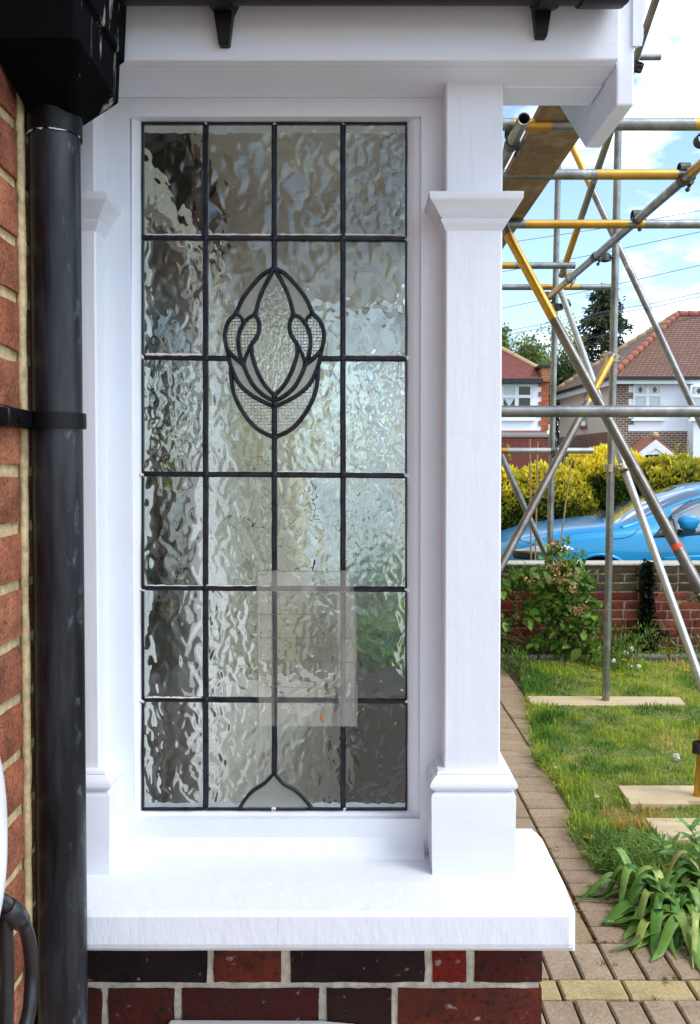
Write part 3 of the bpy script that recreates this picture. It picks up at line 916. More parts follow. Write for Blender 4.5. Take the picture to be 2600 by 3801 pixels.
# ================================================================== GUTTER, HOPPER, DOWNPIPE
PX, PY = P(215, 1745, 1.15).x, 1.15
dp = empty('downpipe', (PX, PY, 0))
tag(dp, 'scuffed black round downpipe with square hopper head beside the porch', 'downpipe')
ztop = P(215, 478, PY).z
MB().tube([(PX, PY, 0.03 + i * (ztop - .03) / 12) for i in range(13)], .0338, 40, cap=False).build('pipe', M['pipe'], dp, True)
m = MB(); m.tube([(PX, PY, ztop - .012), (PX, PY, ztop + .03)], .0365, 36).build('pipe_collar', M['black'], dp, 'auto')
m = MB(); n = 40
L_ = [[(PX + (.0352 + .0012 * R.random()) * math.cos(2 * math.pi * k / n), PY + (.0352 + .001 * R.random()) * math.sin(2 * math.pi * k / n), z + (.006 * (R.random() - .5) if q == 0 else 0)) for k in range(n)] for q, z in enumerate((ztop - .012, ztop - .003))]
m.loops(L_, cap=False).build('sealant', M['putty'], dp)
hx0, hx1, hy0, hy1 = WALL_X + .004, -.329, 1.03, 1.215
hz = P(307, 155, hy0).z + .004
def rrect(x0, x1, y0, y1, z, r=.006):
    return [(x0, y0, z), (x1 - r, y0, z), (x1, y0 + r, z), (x1, y1 - r, z), (x1 - r, y1, z), (x0, y1, z)]
L_ = [[(PX + .038 * math.cos(a), PY + .038 * math.sin(a), ztop + .012) for a in [math.radians(q) for q in (225, 315, 335, 25, 45, 135)]],
      rrect(hx0, hx1 - .002, hy0, hy1, hz), rrect(hx0, hx1, hy0 - .002, hy1 + .002, hz + .055), rrect(hx0, hx1 + .006, hy0 - .006, hy1 + .004, hz + .06), rrect(hx0, hx1 + .012, hy0 - .01, hy1 + .006, hz + .20)]
hop = MB().loops(L_).build('hopper', M['hopper'], dp)
bevel_mod(hop, .002, 2)
zb = P(200, 1563, PY).z
br = MB()
n = 40
for (r0, r1) in ((.0345, .0385),):
    L_ = [[(PX + r * math.cos(2 * math.pi * k / n), PY + r * math.sin(2 * math.pi * k / n), z) for k in range(n)] for r, z in ((r0, zb - .0105), (r1, zb - .0105), (r1, zb + .0105), (r0, zb + .0105))]
    br.loops(L_, cap=False)
br.cham(WALL_X + .003, WALL_X + .020, 1.045, 1.15, zb - .012, zb + .012, .002)
br.cham(WALL_X + .003, PX - .02, 1.135, 1.165, zb - .0095, zb + .0095, .002)
br.tube([(WALL_X + .02, 1.075, zb), (WALL_X + .024, 1.075, zb)], .006, 8)
br.build('pipe_bracket', M['black'], dp, 'auto')

gut = empty('gutter', (0, 1.16, SOF_Z))
tag(gut, 'black half round gutter running along the porch eave', 'gutter')
zg = P(1300, 24, 1.155).z + .015
m = MB(); L_ = []
for x in (hx1 - .02, .385):
    l = []
    for r in (.052, .048):
        rng_ = range(0, 181, 12) if r == .052 else range(180, -1, -12)
        for a in rng_:
            l.append((x, 1.168 + r * math.cos(math.radians(180 + a)), zg + .052 + r * math.sin(math.radians(180 + a))))
    L_.append(l)
m.loops(L_).build('gutter_channel', M['black'], gut, 'auto')
for xpx, tip in ((832, 165), (2012, 135)):
    x = P(xpx, 100, 1.215).x; zt = P(xpx, tip, 1.215).z
    m = MB()
    L_ = []
    for z, hw, y in ((zt, .0055, 1.216), (zt + .002, .008, 1.214), (zt + .045, .0135, 1.205), (zt + .06, .021, 1.19), (zt + .075, .021, 1.17)):
        L_.append([(x - hw, y, z), (x + hw, y, z), (x + hw, 1.2265, z), (x - hw, 1.2265, z)])
    m.loops(L_)
    for a in range(0, 180, 20):
        a0, a1 = math.radians(180 + a), math.radians(200 + a)
        q = []
        for aa in (a0, a1):
            for r in (.0535, .0575):
                q.append((1.168 + r * math.cos(aa), zg + .052 + r * math.sin(aa)))
        m.add([(x + s_ * .014, y, z) for s_ in (-1, 1) for y, z in q], [(0, 1, 3, 2), (4, 6, 7, 5), (0, 4, 5, 1), (2, 3, 7, 6), (0, 2, 6, 4), (1, 5, 7, 3)])
    m.build('gutter_bracket', M['black'], gut)
# union joint near the right end
m = MB(); L_ = []
x = P(2250, 20, 1.16).x
for xx in (x - .03, x + .03):
    L_.append([(xx, 1.168 + r * math.cos(math.radians(180 + a)), zg + .052 + r * math.sin(math.radians(180 + a))) for r, rg in ((.056, range(0, 181, 15)), (.0525, range(180, -1, -15))) for a in rg])
m.loops(L_).build('gutter_union', M['black'], gut, 'auto')

# ================================================================== CHARGER WITH CABLE, METER BOX
ch = empty('wall_charger', (WALL_X, .85, 1.2))
tag(ch, 'white rounded car charger on the brick wall with a looped black cable', 'charger')
cz = P(0, 3140, .85).z
def pebble(ax, ay, az, e=2.3, seg=36, rings=24, x0=WALL_X + .012):
    m = MB(); L_ = []
    for i in range(rings + 1):
        th = math.pi / 2 * i / rings
        # slices along x, from the wall outwards
        rr = max(1e-3, math.cos(th) ** (2 / e)); xx = x0 + ax * math.sin(th) ** (2 / e)
        L_.append([(xx, .85 + ay * rr * math.copysign(abs(math.cos(q)) ** (2 / e), math.cos(q)), cz + az * rr * math.copysign(abs(math.sin(q)) ** (2 / e), math.sin(q))) for q in [2 * math.pi * k / seg for k in range(seg)]])
    return m.loops(L_)
pebble(.072, .075, .165).build('charger_body', m_plain('white_casing', (.80, .80, .80, 1), .25, var=.02, bump=0.), ch, True)
MB().cham(WALL_X + .005, WALL_X + .028, .78, .92, cz - .16, cz + .16, .004).build('charger_back_plate', M['black'], ch)
cab = [P(x, y, d) for x, y, d in ((-30, 3330, .90), (10, 3347, .92), (54, 3390, .95), (92, 3440, .98), (112, 3519, 1.0), (119, 3610, 1.01), (113, 3723, 1.0), (97, 3801, .99), (60, 3900, .97), (0, 3960, .95), (-60, 3940, .93), (-70, 3860, .93))]
def smooth3(pts, n=6):
    o = []
    p = [pts[0]] + list(pts) + [pts[-1]]
    for i in range(1, len(p) - 2):
        for k in range(n):
            t_ = k / n
            o.append(.5 * (2 * p[i] + (p[i + 1] - p[i - 1]) * t_ + (2 * p[i - 1] - 5 * p[i] + 4 * p[i + 1] - p[i + 2]) * t_ ** 2 + (3 * p[i] - p[i - 1] - 3 * p[i + 1] + p[i + 2]) * t_ ** 3))
    o.append(pts[-1]); return o
M['rubber'] = m_plain('black_rubber', (.012, .012, .014, 1), .33, var=.3, bump=.05)
MB().tube(smooth3(cab), .0085, 14).build('charging_cable', M['rubber'], ch, True)
MB().tube(smooth3([P(20, 3400, .955), P(24, 3500, .955), P(26, 3650, .955), P(22, 3900, .955), P(10, 4300, .955)]), .0082, 14).build('charging_cable', M['rubber'], ch, True)
MB().tube([P(28, 3368, .93), P(62, 3400, .95), P(80, 3422, .965)], [.011, .012, .0105], 16).build('cable_gland', M['rubber'], ch, True)
mb = empty('meter_box', (-.11, 1.24, .4))
tag(mb, 'white plastic meter box on the brick base under the sill', 'meter box')
YM = 1.262
xm0, xm1 = P(614, 3790, YM).x, P(1400, 3790, YM).x
zm = P(1000, 3790, 1.288).z
prof = [(xm0, 0), (xm0 + .004, .002), (xm1 - .09, .001), (xm1 - .035, -.004), (xm1 - .01, -.012), (xm1, -.03), (xm1, -.36), (xm0, -.36)]
bevel_mod(MB().poly([(x, YM, zm + z) for x, z in prof], (0, .0275, 0)).build('box_shell', M['upvc'], mb), .003)
MB().cham(xm0 + .02, xm1 - .02, YM - .006, YM - .0005, zm - .33, zm - .05, .003).build('box_door', M['upvc'], mb)
# ================================================================== GROUND
t = NT('bare_ground'); v = t.coord((1, 1, 1), 'Object'); a = t.noise(v, .8, 6, .6); b = t.noise(v, 30, 4)
t.bsdf(t.mix(t.ramp(a, [(.35, 0.), (.65, 1.)]), (.10, .085, .05, 1), (.075, .10, .03, 1)), .95, normal=t.bump(b, .6, .01)); M['ground'] = t.mat
t = NT('lawn_soil'); v = t.coord(); a = t.noise(v, 3, 6, .65); b = t.noise(v, 90, 4)
t.bsdf(t.mix(t.ramp(a, [(.38, 0.), (.62, 1.)]), (.11, .16, .025, 1), (.26, .23, .06, 1)), .95, normal=t.bump(b, .9, .01)); M['soil'] = t.mat
t = NT('asphalt'); v = t.coord(); b = t.noise(v, 120, 3)
t.bsdf(t.ramp(b, [(.3, (.035, .035, .037, 1)), (.7, (.07, .07, .07, 1))]), .9, normal=t.bump(b, .5, .004)); M['asphalt'] = t.mat
g = MB().add([(-1500, -1500, -.06), (1500, -1500, -.06), (1500, 1500, -.06), (-1500, 1500, -.06)], [(0, 1, 2, 3)]).build('ground', M['ground'])
tag(g, kind='structure')
t = NT('block_bedding'); v = t.coord(); a = t.noise(v, 60, 5); c_ = t.noise(v, 9, 4)
t.bsdf(t.mix(t.ramp(c_, [(.45, 0.), (.62, 1.)]), (.045, .035, .022, 1), (.10, .085, .03, 1)), .95, normal=t.bump(a, .7, .006)); M['bed'] = t.mat
bedsheet = MB().box(-.6, 6, -6, 9, -.055, -.014).build('path', M['bed'])
tag(bedsheet, kind='structure')
# lawn surface, gently uneven, slightly proud of the path
X_EDGE = 1.02
def edge_x(y): return X_EDGE + .05 * mnoise.noise(Vector((y * 2.1, 1, 0))) + .035 * mnoise.noise(Vector((y * 7, 4, 0))) + (.16 * max(0, (y - 4.5)) if y > 4.5 else 0) + (-.06 if 3.2 < y < 3.7 else 0)
def lawn_h(x, y):
    return .010 + .020 * mnoise.noise(Vector((x * 1.7, y * 1.7, 3))) + .02 * max(0, min(1, (x - edge_x(y)) / .2))
m = MB(); nx, ny = 50, 90
X1, Y0, Y1 = 5.5, 2.80, 6.98
vs_ = []
for j in range(ny + 1):
    y = Y0 + (Y1 - Y0) * j / ny; xe = edge_x(y) - .012
    for i in range(nx + 1):
        x = xe + (X1 - xe) * (i / nx) ** 1.5
        vs_.append((x, y, lawn_h(x, y) if i else -.012))
m.add(vs_, [(j * (nx + 1) + i, j * (nx + 1) + i + 1, (j + 1) * (nx + 1) + i + 1, (j + 1) * (nx + 1) + i) for j in range(ny) for i in range(nx)])
lawn = m.build('lawn', M['soil'], None, True)
tag(lawn, kind='structure')

# ---- block paving
def m_block(name, c1, c2):
    t = NT(name); v = t.coord(rnd=7.); oi = t.n('ShaderNodeObjectInfo')
    base_ = t.ramp(oi.outputs['Random'], [(0, c1), (1, c2)])
    a = t.noise(v, 90, 5, .7); b = t.noise(v, 300, 2); d = t.noise(v, 7, 5, .6)
    c = t.mix(t.ramp(a, [(.42, 0.), (.6, .55)]), base_, tuple(x * .55 for x in c1[:3]) + (1,))
    c = t.mix(t.ramp(b, [(.60, 0.), (.66, .75)]), c, (.62, .56, .46, 1))
    c = t.mix(t.ramp(d, [(.5, 0.), (.75, .5)]), c, (.11, .09, .05, 1))
    t.bsdf(c, .9, normal=t.bump(a, .6, .003)); return t.mat
M['blk_grey'] = m_block('brown_grey_block', (.34, .225, .135, 1), (.43, .30, .185, 1))
M['blk_tan'] = m_block('tan_block', (.33, .23, .12, 1), (.38, .27, .15, 1))
M['blk_yel'] = m_block('buff_yellow_block', (.46, .33, .13, 1), (.52, .38, .17, 1))
blk = {}
for mk in ('blk_grey', 'blk_tan', 'blk_yel'):
    for nm, (lx, ly) in (('w', (.2, .1)), ('d', (.1, .2))):
        me = MB().cham(-lx / 2 + .0042, lx / 2 - .0042, -ly / 2 + .0042, ly / 2 - .0042, -.05, 0, .005).mesh('paving_block')
        me.materials.append(M[mk]); blk[(mk, nm)] = me
def block(mk, nm, x, y):
    o = bpy.data.objects.new('paving_block', blk[(mk, nm)]); COL.objects.link(o)
    o.location = (x, y, (R.random() - .5) * .005); o.rotation_euler = ((R.random() - .5) * .015, (R.random() - .5) * .015, (R.random() - .5) * .02)
    o.parent = bedsheet
XL = .82                                     # joint line between tan edge course and grey course
Y_A0, Y_A1, Y_Y0 = 2.740, 2.540, 2.440        # cross courses at the near end
for k in range(42): block('blk_grey', 'w', XL + .1, Y_A0 + .05 + .1 * k)
for k in range(21): block('blk_tan', 'd', XL - .05, Y_A0 + .1 + .2 * k)
for k in range(14, 42): block('blk_grey', 'w', XL + .3, Y_A0 + .05 + .1 * k)
for k in range(30):
    block('blk_grey', 'w', XL - .2, Y_A0 + .05 + .1 * k + .03)
    if k % 2 == 0: block('blk_grey', 'd', XL - .35, Y_A0 + .1 + .1 * k)
for i in range(22): block('blk_grey', 'd', .47 + .1 * i, (Y_A0 + Y_A1) / 2)
for i in range(12): block('blk_yel', 'w', .49 + .2 * i + .045, (Y_A1 + Y_Y0) / 2)
for i in range(22):
    block('blk_grey', 'd', .51 + .1 * i, Y_Y0 - .1)
for i in range(11): block('blk_grey', 'w', .52 + .2 * i, Y_Y0 - .25)
block('blk_yel', 'd', .41, Y_Y0 - .1)
# drive continued behind the camera as one sheet, paled and widened to bounce light
t = NT('paved_drive'); v = t.coord(); br_ = t.n('ShaderNodeTexBrick')
br_.inputs['Scale'].default_value = 1; br_.inputs['Brick Width'].default_value = .2; br_.inputs['Row Height'].default_value = .1; br_.inputs['Mortar Size'].default_value = .004
br_.inputs['Color1'].default_value = (.44, .375, .30, 1); br_.inputs['Color2'].default_value = (.48, .41, .33, 1); br_.inputs['Mortar'].default_value = (.05, .04, .03, 1)
t.l(v, br_.inputs['Vector']); t.bsdf(br_.outputs['Color'], .9, normal=t.bump(br_.outputs['Fac'], -.5, .004)); M['drive'] = t.mat
d_ = MB().box(-.6, 24, -40, Y_Y0 - .305, -.05, -.004).build('driveway', M['drive']); tag(d_, kind='structure')
# moss and dried red debris in the joints: tufts
def tuft_mesh(pts, h, col, n=6, spread=.012, wid=.0022):
    vs_, fs, cs = [], [], []
    for (x, y, z) in pts:
        for _ in range(n):
            a = R.random() * 6.283; r = R.random() * spread
            bx, by = x + r * math.cos(a), y + r * math.sin(a)
            hh = h * (.5 + R.random()); la = R.random() * 6.283; le = hh * (.3 + .7 * R.random())
            wx, wy = wid * math.cos(la + 1.57), wid * math.sin(la + 1.57)
            o = len(vs_)
            vs_ += [(bx - wx, by - wy, z), (bx + wx, by + wy, z), (bx + le * math.cos(la), by + le * math.sin(la), z + hh)]
            fs.append((o, o + 1, o + 2)); k = .6 + .8 * R.random()
            cs += [[c * k for c in col]] * 3
    return vs_, fs, cs
M['tuft'] = m_leaf('dry_tuft', .8, .2, .1)
vs_, fs, cs = [], [], []
def addt(a):
    o = len(vs_); vs_.extend(a[0]); fs.extend([tuple(i + o for i in f) for f in a[1]]); cs.extend(a[2])
for k in range(150):
    y = 2.76 + 2.6 * R.random() ** 1.5
    if mnoise.noise(Vector((y * 3.1, 0, 5))) > -.1: addt(tuft_mesh([(XL + (R.random() - .5) * .014, y, -.006)], .007, (.20, .035, .012), 7, .010))
for k in range(14): addt(tuft_mesh([(XL - .05 + .1 * R.random(), 4.66 + (R.random() - .5) * .03, -.004)], .007, (.16, .03, .012), 6))
for k in range(40):
    x = .60 + .4 * R.random(); y = 2.74 + (R.random() - .5) * .03
    addt(tuft_mesh([(x, y, -.006)], .006, (.12, .06, .015), 5))
for k in range(26):
    q = R.choice([(.99, 2.52), (1.23, 2.5), (.82, 2.62), (1.02, 3.04), (.92, 3.04), (.84, 3.42), (.82, 3.3), (.9, 2.44)])
    addt(tuft_mesh([(q[0] + (R.random() - .5) * .05, q[1] + (R.random() - .5) * .05, -.004)], .012, (.16, .18, .03), 8, .012))
md = link('joint_moss', np_mesh('joint_moss', vs_, fs, cs), M['tuft'])
tag(md, 'dried red moss and weeds in the paving joints', 'moss', kind='stuff')

# ---- grass
M['grass'] = m_leaf('grass_blades', .55, .35, .2)
def grass(name, N, xr, yr, hfun, cfun, wid=.0026, lean=.5, dens=None):
    x = xr[0] + (xr[1] - xr[0]) * RG.random(N); y = yr[0] + (yr[1] - yr[0]) * RG.random(N)
    keep = np.ones(N, bool)
    if dens is not None:
        keep = np.array([dens(a, b) for a, b in zip(x, y)]) > RG.random(N)
    x, y = x[keep], y[keep]; n = len(x)
    h = np.array([hfun(a, b) for a, b in zip(x, y)]) * (.45 + .9 * RG.random(n))
    z = np.array([lawn_h(a, b) for a, b in zip(x, y)]) - .004
    la = RG.random(n) * 6.283; ln = h * lean * (.2 + 1.3 * RG.random(n))
    wx, wy = wid * np.cos(la + 1.57), wid * np.sin(la + 1.57)
    dx, dy = np.cos(la), np.sin(la)
    V = np.empty((n, 5, 3), np.float32)
    V[:, 0] = np.stack([x - wx, y - wy, z], 1); V[:, 1] = np.stack([x + wx, y + wy, z], 1)
    V[:, 2] = np.stack([x + dx * ln * .35 - wx * .8, y + dy * ln * .35 - wy * .8, z + h * .6], 1)
    V[:, 3] = np.stack([x + dx * ln * .35 + wx * .8, y + dy * ln * .35 + wy * .8, z + h * .6], 1)
    V[:, 4] = np.stack([x + dx * ln, y + dy * ln, z + h * (1 - .25 * lean)], 1)
    o = (np.arange(n) * 5)[:, None]
    Fc = np.concatenate([o + [0, 1, 3], o + [0, 3, 2], o + [2, 3, 4]])
    C = np.array([cfun(a, b) for a, b in zip(x, y)]) * (.7 + .6 * RG.random(n))[:, None]
    me = np_mesh(name, V.reshape(-1, 3), Fc, np.repeat(C, 5, axis=0))
    return link(name, me, M['grass'])
SOLE = [((1.2, 2.225), (5.41, 5.63)), ((1.285, 2.4), (3.765, 3.99)), ((1.30, 2.5), (3.40, 3.64))]
def dens(x, y):
    for (a, b), (c, d) in SOLE:
        if a < x < b and c < y < d: return 0
    if x < edge_x(y): return 0
    n_ = mnoise.noise(Vector((x * 2.2, y * 2.2, 9)))
    return .8 + .5 * n_
def gh(x, y):
    h = .028 + .024 * mnoise.noise(Vector((x * 3, y * 3, 1))) + .028 * mnoise.noise(Vector((x * 9, y * 9, 2)))
    if x < edge_x(y) + .16: h += .018
    if y > 5.9: h += .02 * (y - 5.9) / .6
    if y < 3.6 and x < 1.35: h += .025
    return max(.012, h)
def gc(x, y):
    n_ = mnoise.noise(Vector((x * 1.9, y * 1.6, 7))) + .6 * mnoise.noise(Vector((x * 6, y * 6, 8)))
    g_, d_, s_ = np.array([.36, .47, .05]), np.array([.09, .23, .028]), np.array([.70, .56, .16])
    f0 = max(0, min(1, (n_ + .30) / .35)); c = d_ * (1 - f0) + g_ * f0
    f = max(0, min(.8, (n_ - .20) * 1.6)) + (.25 if R.random() < .12 else 0); c = c * (1 - f) + s_ * f
    if 3.52 < y < 3.77 and 1.12 < x < 1.45 and R.random() < .8: c = np.array([.55, .33, .08])
    if y < 3.5 and x < 1.2 and n_ < .2: c = c * .5 + np.array([.10, .17, .05]) * .5
    return c
gr = grass('grass', 95000, (.98, 3.3), (2.9, 6.9), gh, gc, dens=dens)
tag(gr, 'rough green and straw coloured lawn grass around the sole boards', 'grass', kind='stuff')
# long tuft hanging over the path edge
lt = grass('long_grass', 3800, (.94, 1.34), (3.10, 3.50), lambda x, y: .05, lambda x, y: np.array([.28, .40, .08]) * (.6 + .8 * R.random()), lean=1.2, wid=.002, dens=lambda x, y: 1 if ((x - 1.13) / .17) ** 2 + ((y - 3.30) / .17) ** 2 < 1 + .5 * mnoise.noise(Vector((x * 12, y * 12, 0))) else 0)
eg = grass('edge_grass', 9000, (.90, 1.5), (2.9, 6.4), lambda x, y: .045, gc, lean=1.5, wid=.0024, dens=lambda x, y: 1 if abs(x - edge_x(y) - .01) < .035 and mnoise.noise(Vector((x * 5, y * 5, 2))) > -.25 else 0)
tag(eg, 'ragged grass creeping over the edge of the brick path', 'grass', kind='stuff')
tag(lt, 'long drooping grass tuft overhanging the path beside the strap leaved plant', 'grass', kind='stuff')

# ================================================================== GARDEN WALL
D_W = 7.0
gw = empty('garden_wall', (2, D_W, 0)); tag(gw, 'red brick garden wall with three weathered brown top courses', 'wall')
ZW = P(2000, 2096, D_W).z
gcore = MB().box(.3, 6.0, D_W + .006, D_W + .215, -.05, ZW - .006).build('mortar_core', M['mortar_old'], gw)
rb = {}
def wall_brick(ln, key):
    if (ln, key) not in rb:
        rb[(ln, key)] = [brick_mesh('brick', 0, ln, 0, .10, 0, .066, rough=.003, b=.004, n=4) for _ in range(3)]
        for me in rb[(ln, key)]: me.materials.append(M[key])
    return R.choice(rb[(ln, key)])
nb = 0
for r in range(11):
    z = ZW - .072 - r * .0765
    if z < -.04: break
    x = .75 - (.115 if r % 2 else 0) - R.random() * .02
    while x < 3.75:
        ln = .215 if R.random() < .82 else .1025
        key = 'brick_moss' if r < 3 else 'brick_red'
        o = bpy.data.objects.new('brick', wall_brick(ln, key)); COL.objects.link(o)
        o.location = (x, D_W + (R.random() - .5) * .004, z); o.parent = gw
        o.matrix_parent_inverse = Matrix.Translation(-Vector(gw.location))
        x += ln + .0105
# pier standing a little proud, with its own bricks
px0, px1 = P(2421, 2200, D_W - .05).x, P(2512, 2200, D_W - .05).x
MB().box(px0 + .004, px1 - .004, D_W - .044, D_W + .02, -.05, ZW + .001).build('pier_core', M['mortar_old'], gw)
for r in range(11):
    z = ZW - .070 - r * .0765
    if z < -.04: break
    w_ = px1 - px0
    for (a, b) in (((0, w_ * .62), (w_ * .62 + .01, w_)) if r % 2 else ((0, w_ * .36), (w_ * .36 + .01, w_))):
        me = brick_mesh('brick', px0 + a, px0 + b, D_W - .05, D_W + .01, z, z + .066, rough=.003, b=.004, n=3)
        link('brick', me, M['brick_moss'] if r < 3 else M['brick_red'], gw)
# thin pale mortar capping
m = MB(); L_ = []
for k in range(80):
    x = .4 + 5.5 * k / 79; j = .004 * mnoise.noise(Vector((x * 9, 0, 0)))
    yf = D_W - .006 - (.05 if px0 - .02 < x < px1 + .02 else 0)
    L_.append([(x, yf, ZW - .004), (x, yf, ZW + .008 + j), (x, D_W + .215, ZW + .012), (x, D_W + .215, ZW - .004)])
m.loops(L_).build('capping', M['mortar_grey'], gw)
# ivy stem in a narrow dark strip beside the pier
iv = empty('ivy', (px0 - .03, D_W - .03, 0)); tag(iv, 'narrow dark ivy growing up beside the wall pier', 'ivy')
MB().tube([(px0 - .045 + .01 * math.sin(z * 7), D_W - .02, z) for z in [i * .07 for i in range(12)]], .010, 6).build('stem', m_plain('dark_stem', (.02, .017, .012, 1), .9), iv)
IVY_AT = px0 - .04

# ================================================================== rope edging tiles
M['rope'] = m_plain('grey_edging', (.15, .125, .10, 1), .85, nscale=25, var=.4, bump=.6, bdist=.003)
def rope_tile(xa, xb, y, label):
    e = empty('edging_tile', (xa, y, 0)); tag(e, label, 'edging', 'rope topped edging tiles along the bed')
    zt = .062
    MB().cham(xa, xb, y - .022, y + .022, -.03, zt, .006).build('edging_slab', M['rope'], e)
    m = MB(); n = 14; L_ = []; K = max(8, int((xb - xa) / .008))
    for k in range(K + 1):
        x = xa + .004 + (xb - xa - .008) * k / K
        l = []
        for a in range(n):
            q = 2 * math.pi * a / n; r = .026 * (1 + .22 * math.cos(2 * (q + x * 62)))
            l.append((x, y + r * math.cos(q), zt + .016 + r * .95 * math.sin(q)))
        L_.append(l)
    m.loops(L_).build('rope_top', M['rope'], e, True)
for xa, xb, lb in ((.85, 1.14, 'grey rope topped edging tile nearest the porch pilaster'), (1.155, 1.49, 'grey rope topped edging tile left of the clear one under the shrub'), (1.50, 1.835, 'clear grey rope topped edging tile below the flowering shrub'),
                   (2.20, 2.52, 'grey rope topped edging tile right of the main scaffold pole'), (2.535, 2.86, 'rope topped edging tile in front of the wall pier'), (2.875, 3.2, 'rope topped edging tile at the right edge of the photo')):
    rope_tile(xa, xb, 6.62 + (R.random() - .5) * .02, lb)

# ================================================================== SOLE BOARDS
t = NT('pale_sawn_board'); v = t.coord((.35, 4, 4), rnd=3.); a = t.noise(v, 9, 6, .6); b = t.noise(t.coord(rnd=2.), 7, 4)
c = t.ramp(a, [(.3, (.50, .37, .20, 1)), (.7, (.66, .52, .32, 1))]); c = t.mix(t.ramp(b, [(.6, 0.), (.75, .5)]), c, (.36, .22, .10, 1))
t.bsdf(c, .8, normal=t.bump(a, .4, .002)); M['board'] = t.mat
def sole(pts, z0, z1, label):
    o = MB().poly([(x, y, z0) for x, y in pts], (0, 0, z1 - z0)).build('sole_board', M['board']); bevel_mod(o, .003)
    tag(o, label, 'board', 'scaffold sole boards lying on the lawn'); return o
sole([(1.193, 5.405), (2.20, 5.44), (2.235, 5.62), (1.205, 5.64)], -.005, .036, 'pale sole board under the grey scaffold pole in the middle of the lawn')
sole([(1.277, 3.765), (1.545, 3.765), (1.55, 3.80), (2.35, 3.80), (2.35, 3.985), (1.29, 3.985)], .01, .052, 'pale notched sole board under the yellow pole at the right edge')
sole([(1.29, 3.43), (2.3, 3.43), (2.3, 3.648), (1.303, 3.648)], -.005, .036, 'pale sole board half hidden behind the leafy plant')

# ================================================================== SCAFFOLD
scaf = empty('scaffold', (1.3, 5, 0)); tag(scaf, 'tube and coupler scaffold of grey and yellow poles beside the porch', 'scaffold')
def m_tube(name, c1, c2, splash):
    t = NT(name); v = t.coord((1, 1, 1)); a = t.noise(v, 9, 6, .65); b = t.noise(v, 45, 5, .65)
    c = t.ramp(a, [(.3, c1), (.7, c2)])
    c = t.mix(t.ramp(b, [(.60, 0.), (.70, .55)]), c, tuple(x * .45 for x in c1[:3]) + (1,))
    c = t.mix(t.ramp(t.noise(v, 5.2, 6, .7), [(.63, 0.), (.69, .6)]), c, splash)
    t.bsdf(c, .38, .85, t.bump(b, .3, .002)); return t.mat
M['galv'] = m_tube('galvanised_tube', (.15, .15, .145, 1), (.36, .36, .34, 1), (.62, .62, .58, 1))
M['galv_l'] = m_tube('light_galvanised_tube', (.36, .36, .34, 1), (.55, .55, .51, 1), (.68, .67, .62, 1))
M['galv_d'] = m_tube('dull_weathered_tube', (.12, .105, .09, 1), (.27, .25, .22, 1), (.55, .52, .46, 1))
M['yell'] = m_tube('yellow_painted_tube', (.48, .26, .05, 1), (.68, .38, .07, 1), (.40, .33, .22, 1))
M['orange'] = m_plain('orange_band', (.85, .09, .015, 1), .6)
M['steel'] = m_plain('coupler_steel', (.10, .095, .085, 1), .5, .6, nscale=60, var=.5)
M['brass'] = m_plain('plated_coupler', (.42, .36, .22, 1), .5, .4, nscale=60, var=.4)
RT = .02415
def pole(name, a, b, bands=(), light=False, hollow=True, dull=False):
    """bands: (f0, f1, mat) along the pole"""
    a, b = Vector(a), Vector(b)
    cuts = sorted({0., 1.} | {f for f0, f1, _ in bands for f in (f0, f1)})
    pts, mis = [], []
    for f0, f1 in zip(cuts, cuts[1:]):
        k = 0
        for b0, b1, mi in bands:
            if b0 - 1e-6 <= f0 and f1 <= b1 + 1e-6: k = mi
        pts.append(a.lerp(b, f0)); mis.append(k)
    pts.append(b)
    m = MB(); m.tube(pts, RT, 18, cap=not hollow, mis=mis)
    if hollow:      # wall thickness at the ends
        d = (b - a).normalized()
        for e, s_ in ((a, 1), (b, -1)):
            m.tube([e, e + d * .001 * s_, e + d * .14 * s_], [RT, RT - .004, RT - .004], 18, cap=False)
    return m.build(name, [M['galv_d'] if dull else M['galv_l'] if light else M['galv'], M['yell'], M['orange']], scaf, 'auto')
def coupler(p, d1, d2, mat='steel', off=None):
    p = Vector(p); m = MB()
    for d, s_ in ((d1, 0), (d2, 1)):
        d = Vector(d).normalized()
        q = p if s_ == 0 else p + (off if off is not None else Vector((0, 0, 0)))
        m.tube([q - d * .026, q - d * .024, q + d * .024, q + d * .026], [RT + .002, RT + .0055, RT + .0055, RT + .002], 16, cap=False)
        s2 = d.cross(Vector((.3, -.8, .5))).normalized()
        c = q + s2 * (RT + .012)
        m.tube([c - d * .02, c + d * .02], .011, 8)
        up = d.cross(s2).normalized()
        m.tube([c - up * .035 + s2 * .004, c + up * .042 + s2 * .004], .006, 6)
        m.tube([c + up * .026 + s2 * .004, c + up * .037 + s2 * .004], .0115, 6)
    return m.build('coupler', M[mat], scaf, 'auto')
X9, Z9 = 1.592, 2.955
# standards
s1a, s1b = Vector((1.705, 5.53, .036)), P(2296, 470, 5.48)
pole('standard', s1a, s1b)
s2b = P(2074, 560, 6.72); s2a = P(2040, 2085, 6.72); s2a = s2a + (s2a - s2b).normalized() * .75
pole('standard', (s2a.x, 6.72, .02), s2b)
pole('standard', (1.628, 3.86, .052), (1.655, 3.80, .72), [(0, 1, 1)])
